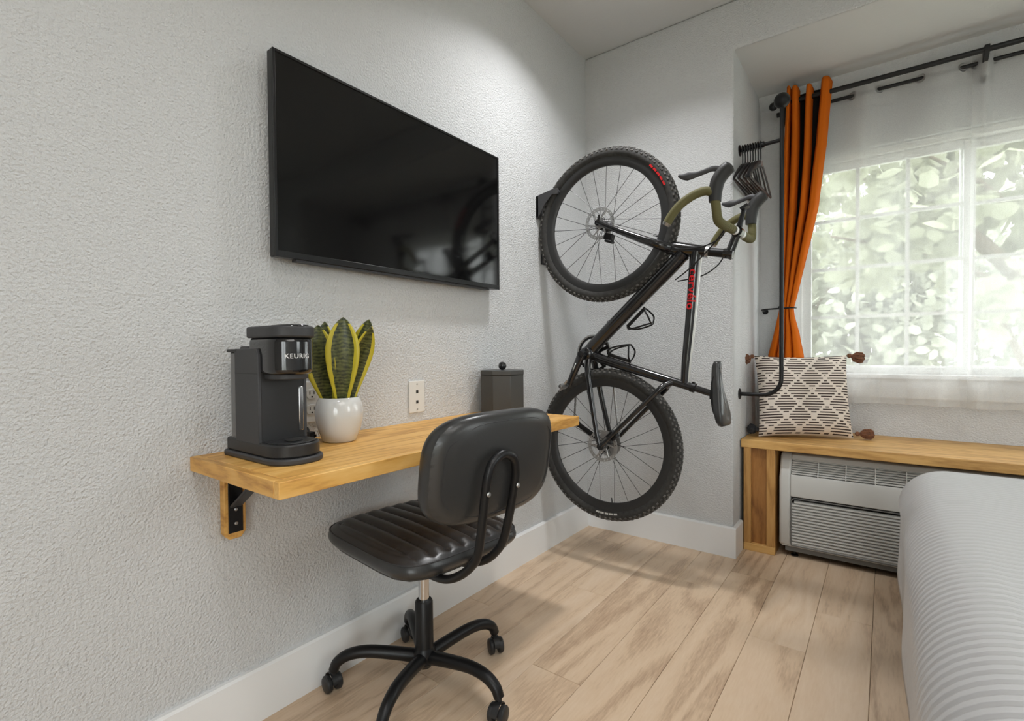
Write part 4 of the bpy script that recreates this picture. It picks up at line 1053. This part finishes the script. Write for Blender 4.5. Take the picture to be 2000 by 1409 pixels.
for sg in (-1, 1):
    tops = [(.884, 1.407, .030), (.880, 1.408, .12), (.878, 1.410, .170), (.878, 1.418, .197), (.877, 1.445, .206), (.875, 1.475, .210), (.870, 1.500, .212), (.852, 1.515, .215), (.826, 1.514, .219), (.795, 1.502, .224), (.762, 1.480, .229), (.735, 1.450, .232), (.716, 1.420, .234)]
    bp = MB().tube(spline([bar(a, z, sg * y) for a, z, y in tops], 6), .0155, 14)
    hb = bp.build('bar_tape', M_TAPE, bike)
    MB().tube([bar(.718, 1.423, sg * .234), bar(.7125, 1.4145, sg * .2345)], [.0165, .0125], 14).build('bar_plug', M_STEEL, hb)
    # tape wraps: thin raised turns
    wr = MB()
    P = spline([bar(a, z, sg * y) for a, z, y in tops[:5]], 5)
    for i in range(1, len(P) - 1, 1):
        t = (P[i + 1] - P[i - 1]).normalized(); u = t.orthogonal().normalized(); w = t.cross(u)
        wr.tube([P[i] + (u * math.cos(a) + w * math.sin(a)) * .0152 for a in [2 * PI * k / 16 for k in range(16)]], .0011, 4, closed=True)
    wr.build('tape_wrap', M_TAPE, hb, merge=False)
    y0 = sg * .207
    hd = spline([bar(.872, 1.476, y0), bar(.874, 1.510, y0), bar(.882, 1.545, y0), bar(.902, 1.572, y0), bar(.918, 1.584, y0), bar(.926, 1.590, y0)], 6)
    nr = len(hd)
    rr = [interp([(0, .0205), (.35, .0235), (.62, .0245), (.85, .0225), (1, .008)], i / (nr - 1)) for i in range(nr)]
    MB().tube(hd, rr, 16, ref=(0, 1, 0)).build('brake_hood', M_HOOD, bike)
    lv = spline([bar(.893, 1.580, y0 * 1.0), bar(.868, 1.589, y0 * 1.02), bar(.838, 1.583, y0 * 1.04), bar(.805, 1.577, y0 * 1.06), bar(.775, 1.578, y0 * 1.08), bar(.755, 1.585, y0 * 1.09)], 5)
    nr = len(lv)
    MB().tube(lv, [interp([(0, .011), (.3, .009), (.55, .0095), (.72, .0145), (.88, .009), (1, .005)], i / (nr - 1)) for i in range(nr)], 10, ref=(0, 0, 1), sq=.6).build('brake_lever', M_BLKP2, bike)
MB().tube([bar(.884, 1.407, -.06), bar(.884, 1.407, .06)], .0148, 16).build('handlebar', M_BLACK, bike)
for y in (-.042, .042):
    MB().tube([bar(.884, 1.407, y - .009), bar(.884, 1.407, y + .009)], .0157, 16).build('bar_clamp_band', M_WHITE, bike)
mt_ = MB().tube([bar(.885, 1.413, 0), bar(.893, 1.44, .0), bar(.905, 1.487, .0)], [.012, .010, .008], 10)
mt_.box(-.014, .014, -.018, .018, -.005, .005, Matrix.Translation(bar(.908, 1.494, 0)) @ Matrix.Rotation(-.45, 4, 'Y')).build('computer_mount', M_BLACK, bike, merge=False)
# hoses
for pts in ([bar(.868, 1.416, -.10), b3(.84, 1.388, -.05), b3(.775, 1.362, -.045), b3(.70, 1.362, -.036), b3(.655, 1.372, -.028)],
            [bar(.868, 1.412, -.08), b3(.82, 1.365, -.07), b3(.76, 1.315, -.05), b3(.70, 1.272, -.034), b3(.655, 1.250, -.012)],
            [bar(.866, 1.412, .09), b3(.83, 1.35, .06), b3(.80, 1.300, .05), b3(.74, 1.262, .04), b3(.655, 1.246, .012)]):
    MB().tube(spline(pts, 8), .0026, 8).build('cable_hose', M_BLACK, bike)
MB().tube(spline([b3(.50, 1.44, -.058), b3(.42, 1.470, -.062), b3(.375, 1.475, -.058)], 5), .0024, 8).build('cable_hose', M_BLACK, bike)
# seat post, collar, saddle
MB().tube([b3(.70, .8255), b3(.806, .795)], .0132, 16).build('seat_post', M_FRAME, bike)
MB().tube([b3(.712, .8225), b3(.727, .818)], .0195, 18).tube([b3(.722, .838, -.006), b3(.722, .838, .006)], .006, 8).build('seat_collar', M_BLACK, bike, merge=False)
MB().box(-.012, .012, -.020, .020, -.018, .018, Matrix.Translation(b3(.800, .797)) @ Matrix.Rotation(.1, 4, 'Y')).tube([b3(.790, .82, -.004), b3(.800, .822, -.004)], .005, 8).build('saddle_clamp', M_BLACK, bike, bevel=.003, merge=False)
def saddle(u, v):
    # v along from the tail (0) to the nose (1); u across, wrapping over the top to both skirts
    hw = interp([(0, .058), (.06, .070), (.18, .071), (.35, .052), (.55, .030), (.8, .021), (.95, .018), (1, .010)], v)
    sk = interp([(0, .012), (.1, .020), (.3, .024), (.6, .020), (.9, .016), (1, .010)], v)
    z = .684 + .240 * v; xt = .842 + .010 * math.cos(v * PI * 1.2) * (1 if v < .8 else 1) - .010 * v
    s = u * 2 - 1
    if abs(s) < .72:
        q = s / .72; y = hw * math.sin(q * PI / 2); x = xt - .012 * (1 - math.cos(q * PI / 2)) - .004 * math.exp(-(q / .18) ** 2) * (1 if .1 < v < .85 else 0)
    else:
        q = (abs(s) - .72) / .28; y = math.copysign(hw * (1 - .22 * q), s); x = xt - .012 - sk * q
    return (x, YB + y, z)
MB().grid(saddle, 32, 36).build('saddle', M_FRAME if False else M_LEATHER, bike, merge=False, sharp=180, solid=.004)
for sg in (-1, 1):
    MB().tube(spline([b3(.822, .900, sg * .010), b3(.806, .872, sg * .018), b3(.797, .840, sg * .022), b3(.797, .770, sg * .022), b3(.806, .730, sg * .028), b3(.822, .706, sg * .036)], 6), .0036, 8).build('saddle_rail', M_STEEL if False else M_BLACK, bike)
# cranks, chainring, chain
c0 = b3(*BB)
pa = Vector((.200 - BB[0], 0, .815 - BB[1]))
for sg in (-1, 1):
    e0 = c0 + Vector((0, sg * .068, 0)); e1 = e0 + pa * (-sg) + Vector((0, sg * .012, 0))
    MB().tube([e0 - pa * (-sg) * .06, e0, e0 + (e1 - e0) * .3, e0 + (e1 - e0) * .85, e1, e1 + (e1 - e0) * .05], [.010, .0205, .0185, .014, .0135, .007], 14, sq=.62, ref=(0, 0, 1) if False else None).build('crank_arm', M_FRAME, bike)
    pd = MB().tube([e1, e1 + Vector((0, sg * .075, 0))], .0055, 10)
    pd.tube([e1 + Vector((0, sg * .022, 0)), e1 + Vector((0, sg * .034, 0)), e1 + Vector((0, sg * .056, 0)), e1 + Vector((0, sg * .070, 0))], [.010, .014, .013, .009], 12)
    pd.tube([e1 + Vector((-.02, sg * .046, -.022)), e1 + Vector((-.008, sg * .046, -.012)), e1 + Vector((.010, sg * .046, .012)), e1 + Vector((.02, sg * .046, .026))], [.004, .006, .006, .004], 8)
    pd.build('pedal', M_STEEL, bike, merge=False)
    MB().lathe([(0, -.002), (.013, -.002), (.013, .004), (.008, .006), (0, .006)], e0 + Vector((0, sg * .012, 0)), (Vector((1, 0, 0)), Vector((0, 0, 1)), Vector((0, sg, 0))), 18).build('crank_bolt', M_BLACK, bike)
rg = MB(); ny = .045; nt = 42
pts = []
for k in range(nt * 2): pts.append(((.086 if k % 2 else .081) * math.cos(PI * k / nt), (.086 if k % 2 else .081) * math.sin(PI * k / nt)))
inner = [(.070 * math.cos(PI * k / nt), .070 * math.sin(PI * k / nt)) for k in range(nt * 2)]
N2 = nt * 2
vs = [c0 + Vector((p[0], ny + t, p[1])) for t in (-.0015, .0015) for q in (pts, inner) for p in q]
rg.add(vs, [(i, (i + 1) % N2, N2 + (i + 1) % N2, N2 + i) for i in range(N2)] + [(2 * N2 + (i + 1) % N2, 2 * N2 + i, 3 * N2 + i, 3 * N2 + (i + 1) % N2) for i in range(N2)] + [((i + 1) % N2, i, 2 * N2 + i, 2 * N2 + (i + 1) % N2) for i in range(N2)])
for k in range(5):
    a = 2 * PI * k / 5 + .4
    rg.tube([c0 + Vector((.02 * math.cos(a), ny, .02 * math.sin(a))), c0 + Vector((.072 * math.cos(a), ny, .072 * math.sin(a)))], .008, 8, sq=.5)
rg.build('chainring', M_BLACK, bike, merge=False, sharp=30)
r3 = b3(*RH)
cs = MB()
for k, rr in enumerate((.056, .051, .046, .041, .036, .031, .027, .023)):
    pts = [((rr + (.002 if j % 2 else -.002)) * math.cos(PI * j / 20), (rr + (.002 if j % 2 else -.002)) * math.sin(PI * j / 20)) for j in range(40)]
    cs.prism(pts, lambda p, t: r3 + Vector((p[0], t, p[1])), .020 + .0042 * k, .0222 + .0042 * k)
cs.build('cassette', M_STEEL, RWH, merge=False, sharp=30)
dr = MB(); dp0, dp1 = b3(.262, .573, .055), b3(.170, .628, .050)
for p in (dp0, dp1):
    dr.prism([((.017 if j % 2 else .0145) * math.cos(PI * j / 11), (.017 if j % 2 else .0145) * math.sin(PI * j / 11)) for j in range(22)], lambda q, t: p + Vector((q[0], t, q[1])), -.002, .002)
for yy in (-.006, .006): dr.tube([dp0 + Vector((0, yy, 0)), dp1 + Vector((0, yy, 0))], .009, 8, sq=.25, ref=(0, 0, 1))
dr.tube(spline([b3(RH[0] - .01, RH[1] - .012, .072), b3(.31, .540, .078), b3(.27, .562, .070)], 5), .012, 10).build('rear_derailleur', M_BLACK, bike, merge=False, sharp=40)
chn = MB()
def links(a, b_):
    a, b_ = Vector(a), Vector(b_); n = max(2, int((b_ - a).length / .0127))
    for k in range(n):
        p, q = a + (b_ - a) * k / n, a + (b_ - a) * (k + 1) / n; w = .0036 if k % 2 else .0024
        for yy in (-w, w): chn.tube([p + Vector((0, yy, 0)), (p + q) / 2 + Vector((0, yy, 0)), q + Vector((0, yy, 0))], [.0046, .0030, .0046], 6, sq=.25, ref=(0, 1, 0) if False else (1, 0, 0))
        chn.tube([p + Vector((0, -.0045, 0)), p + Vector((0, .0045, 0))], .0032, 6)
links(b3(BB[0] + .083, BB[1] - .02, ny), b3(RH[0] + .040, RH[1] + .012, .040))
links(b3(BB[0] - .083, BB[1] - .02, ny), dp1 + Vector((-.016, 0, .004)))
links(dp1 + Vector((.008, 0, -.014)), dp0 + Vector((.004, 0, -.016)))
for k in range(16):
    a, b_ = PI * k / 16, PI * (k + 1) / 16
    links(c0 + Vector((.083 * math.cos(a), ny, .083 * math.sin(a))), c0 + Vector((.083 * math.cos(b_), ny, .083 * math.sin(b_))))
chn.build('chain', M_STEEL, bike, merge=False)['kind'] = 'stuff'
# brake calipers
for (x, z, ang) in ((.384, 1.452, .35), (.392, .606, -.8)):
    mm = Matrix.Translation(b3(x, z, -.046)) @ Matrix.Rotation(ang, 4, 'Y')
    k_ = MB().box(-.021, .021, -.014, .014, -.014, .014, mm).box(-.010, .024, -.017, .017, -.024, -.012, mm)
    k_.build('brake_caliper', M_BLACK, bike, bevel=.004, merge=False)
# thru axle lever on the front hub
MB().tube([b3(FH[0] + .004, FH[1] + .004, -.066), b3(FH[0] + .012, FH[1] + .030, -.072)], [.006, .0045], 8).build('axle_lever', M_BLACK, bike)
# bottle cages: a base strip and a bent loop
def cage(o0, ax, nr):
    o0, ax, nr = Vector(o0), Vector(ax).normalized(), Vector(nr).normalized(); sd = ax.cross(nr)
    m = MB(); P = lambda a, n, s: o0 + ax * a + nr * n + sd * s
    m.tube([P(-.055, .006, 0), P(.055, .006, 0)], .0075, 8, sq=.5)
    for sg in (-1, 1):
        m.tube(spline([P(-.055, .008, sg * .005), P(-.050, .026, sg * .026), P(-.025, .046, sg * .034), P(.012, .066, sg * .030), P(.030, .074, sg * .012), P(.030, .074, 0)], 6), .0036, 8)
        m.tube(spline([P(.030, .074, sg * .012), P(.046, .050, sg * .034), P(.050, .024, sg * .026), P(.052, .008, sg * .004)], 6), .0036, 8)
    m.tube([P(-.03, .006, 0), P(-.03, .013, 0)], .005, 8).tube([P(.03, .006, 0), P(.03, .013, 0)], .005, 8)
    return m.build('bottle_cage', M_BLACK, bike, merge=False)
dtd = Vector((.682 - BB[0], 0, 1.355 - BB[1])).normalized(); dtn = Vector((dtd.z, 0, -dtd.x))
cage(b3(.46, 1.135) + dtn * .030, dtd, dtn)
std = Vector((.718 - BB[0], 0, .8205 - BB[1])).normalized(); stn = Vector((-std.z, 0, std.x))
cage(b3(.40, .912) + stn * .020, std, stn)
# frame lettering: red wordmark along the near side of the top tube, white strip standing in for a gloss reflection on its upper side
t0_, t1_ = TTP[4], TTP[14]
txd = (t1_ - t0_).normalized(); tyd = Vector((-txd.z, 0, txd.x)); tyd = tyd if tyd.x > 0 else -tyd
tcen = b3(.7255, 1.205)
def tfn(x, y, z):
    p = tcen + txd * x + tyd * (y - .004)
    off = math.sqrt(max(1e-6, .0248 ** 2 - min(abs(y - .004), .0235) ** 2))
    return (p.x, YB - off - .0006 - z, p.z)
text_part('cerv\u00e9lo', .050, tfn, M_RED, bike, sx=1.0, bold=.0007, space=1.06)
wsn = len(TTP); ws = MB()
def wstrip(u, v):
    i = min(wsn - 2, int(v * (wsn - 1))); f = v * (wsn - 1) - i; p = TTP[i] + (TTP[i + 1] - TTP[i]) * f
    r = .0255 + (.0165 - .0255) * v + .0007; a = math.radians(-6 + 44 * u)
    return (p.x + tyd.x * r * math.cos(a), YB - r * math.sin(a), p.z + tyd.z * r * math.cos(a))
MB().grid(wstrip, 8, 30).build('painted_reflection', M_STRIPE, bike, merge=False, sharp=180)
pan = pa.normalized(); pas = Vector((-pan.z, 0, pan.x)); e0_ = c0 + Vector((0, -.0855, 0))
MB().add([e0_ + pan * a + pas * b + Vector((0, -.0012, 0)) for a, b in ((.045, -.004), (.082, -.004), (.082, .000), (.045, .000))], [(0, 1, 2, 3)]).build('crank_marking', M_STRIPE, bike, solid=.0004)

# ------------------------------------------------------------------ wall mount of the bicycle
wm = thing('bicycle_wall_hook', (0, 2.03, 1.38), 'black steel bicycle wall mount hooking the front wheel rim', 'bicycle mount')
MB().prism([(2.008, 1.385), (2.052, 1.385), (2.052, 1.70), (2.008, 1.70)], lambda p, t: (t, p[0], p[1]), .0005, .006).build('wall_plate', M_BLACK, wm, bevel=.002)
arm = [(.0, 1.700), (.030, 1.706), (.085, 1.716), (.118, 1.716), (.118, 1.696), (.085, 1.690), (.048, 1.655), (.020, 1.610), (.0, 1.590)]
MB().prism(arm, lambda p, t: (p[0] + .003, t, p[1]), 1.966, 1.972).build('hook_arm', M_BLKP2, wm, bevel=.0015)
MB().box(.0005, .016, 1.966, 2.01, 1.60, 1.70).build('arm_flange', M_BLKP2, wm, bevel=.002)
MB().tube([(.113, 1.962, 1.703), (.113, 2.035, 1.703)], .010, 12).build('hook_pin', M_BLKP2, wm)
MB().box(.104, .128, 1.958, 1.965, 1.686, 1.712).build('end_tab', M_BLKP2, wm, bevel=.002)
MB().lathe([(0, .009), (.004, .0085), (.006, .006)], (0, 2.03, 1.40), 'x', 12).build('screw', M_STEEL, wm)
wr_ = thing('bicycle_wheel_rest', (0, 2.03, .44), 'black plastic wall rest behind the rear wheel of the bicycle', 'bicycle mount')
MB().box(.0005, .006, 2.005, 2.055, .44, .62).build('wall_plate', M_BLACK, wr_, bevel=.002)
for y in (1.972, 2.030): MB().prism([(.0, .50), (.030, .51), (.030, .56), (.0, .60)], lambda p, t: (p[0] + .004, t, p[1]), y - .003, y + .003).build('rest_fin', M_BLACK, wr_, bevel=.001)

# ================================================================== added ceiling lamps (out of the frame, made up to light the room)
for i, (x, y) in enumerate(ADDED_LAMPS):
    l = thing('added_downlight', (x, y, H), ('added unseen ceiling downlight above the far end of the desk', 'added unseen ceiling downlight above the camera position')[i], 'added light')
    MB().lathe([(.085, -.004), (.102, -.003), (.104, 0), (.085, 0)], (x, y, H), 'z', 40, closed=True).build('trim_ring', M_TRIM, l)
    MB().lathe([(0, -.003), (.085, -.003), (.085, -.001), (0, -.001)], (x, y, H), 'z', 40).build('diffuser', emis('added_downlight_diffuser', (1, .97, .92), 6), l)
l = thing('added_ceiling_panel', (2.35, 0, H), 'large square fill panel added on the ceiling over the bed side of the room', 'added light')
MB().box(1.62, 3.08, -.73, .73, H - .022, H - .001).build('housing', M_TRIM, l, bevel=.004)
MB().box(1.65, 3.05, -.70, .70, H - .024, H - .021).build('diffuser', emis('added_panel_diffuser', (1, .98, .95), 2.5), l)

# ================================================================== outside: lawn and leafy trees
struct(MB().box(-40, 40, -40, 60, -.6, -.5).build('ground', M_GRASS), 'lawn outside the window', 'ground')
def tree(name, base, hgt, crad, cen, n, lsz, mt, label, seed, sq=.9):
    rn = random.Random(seed); base = Vector(base); cen = Vector(cen)
    o = thing(name, base, label, 'tree', 'trees outside the window')
    tk = MB().tube(spline([base, base + Vector((.1, .05, hgt * .35)), base + Vector((-.05, .1, hgt * .7)), Vector((cen.x, cen.y, base.z + hgt))], 6), [.12 - .004 * i for i in range(19)], 10)
    for k in range(14):
        a = rn.uniform(0, 2 * PI); z = rn.uniform(.3, .9) * hgt; e = cen + Vector((crad * .8 * math.cos(a), crad * .8 * math.sin(a), rn.uniform(-.5, .6) * crad))
        s0 = base + Vector((0, .05, z)); tk.tube(spline([s0, (s0 + e) / 2 + Vector((0, 0, .15)), e], 5), [.035 - .0025 * i for i in range(11)], 6)
    tk.build('trunk', M_BARK, o, merge=False)
    m = MB()
    cl = [cen + Vector((rn.gauss(0, 1), rn.gauss(0, 1), rn.gauss(0, sq))).normalized() * crad * rn.random() ** .45 for _ in range(n // 26)]
    for k in range(n):
        c = rn.choice(cl) + Vector((rn.gauss(0, .16), rn.gauss(0, .16), rn.gauss(0, .13))) * crad * .55
        d = Vector((rn.gauss(0, 1), rn.gauss(0, 1), rn.gauss(-.3, .6))).normalized(); u = d.orthogonal().normalized(); u = Matrix.Rotation(rn.uniform(0, 6.3), 3, d) @ u
        s = lsz * rn.uniform(.7, 1.3); w = d.cross(u) * s * .05
        m.add([c, c + d * s * .35 + u * s * .36 + w, c + d * s * .75 + u * s * .28, c + d * s, c + d * s * .75 - u * s * .28, c + d * s * .35 - u * s * .36 + w], [(0, 1, 2, 3), (0, 3, 4, 5)])
    f = m.build('foliage', mt, o, merge=False, sharp=180); f['kind'] = 'stuff'
tree('leafy_tree', (2.5, 6.3, -.5), 2.6, 1.25, (1.75, 5.6, 2.45), 2600, .15, M_LEAF1, 'near broadleaf tree with large leaves outside the window', 3)
tree('leafy_tree', (.9, 12.3, -.5), 4.2, 2.9, (1.3, 12.2, 1.9), 11000, .19, M_LEAF2, 'dense pale green tree filling the view behind the near tree', 5)
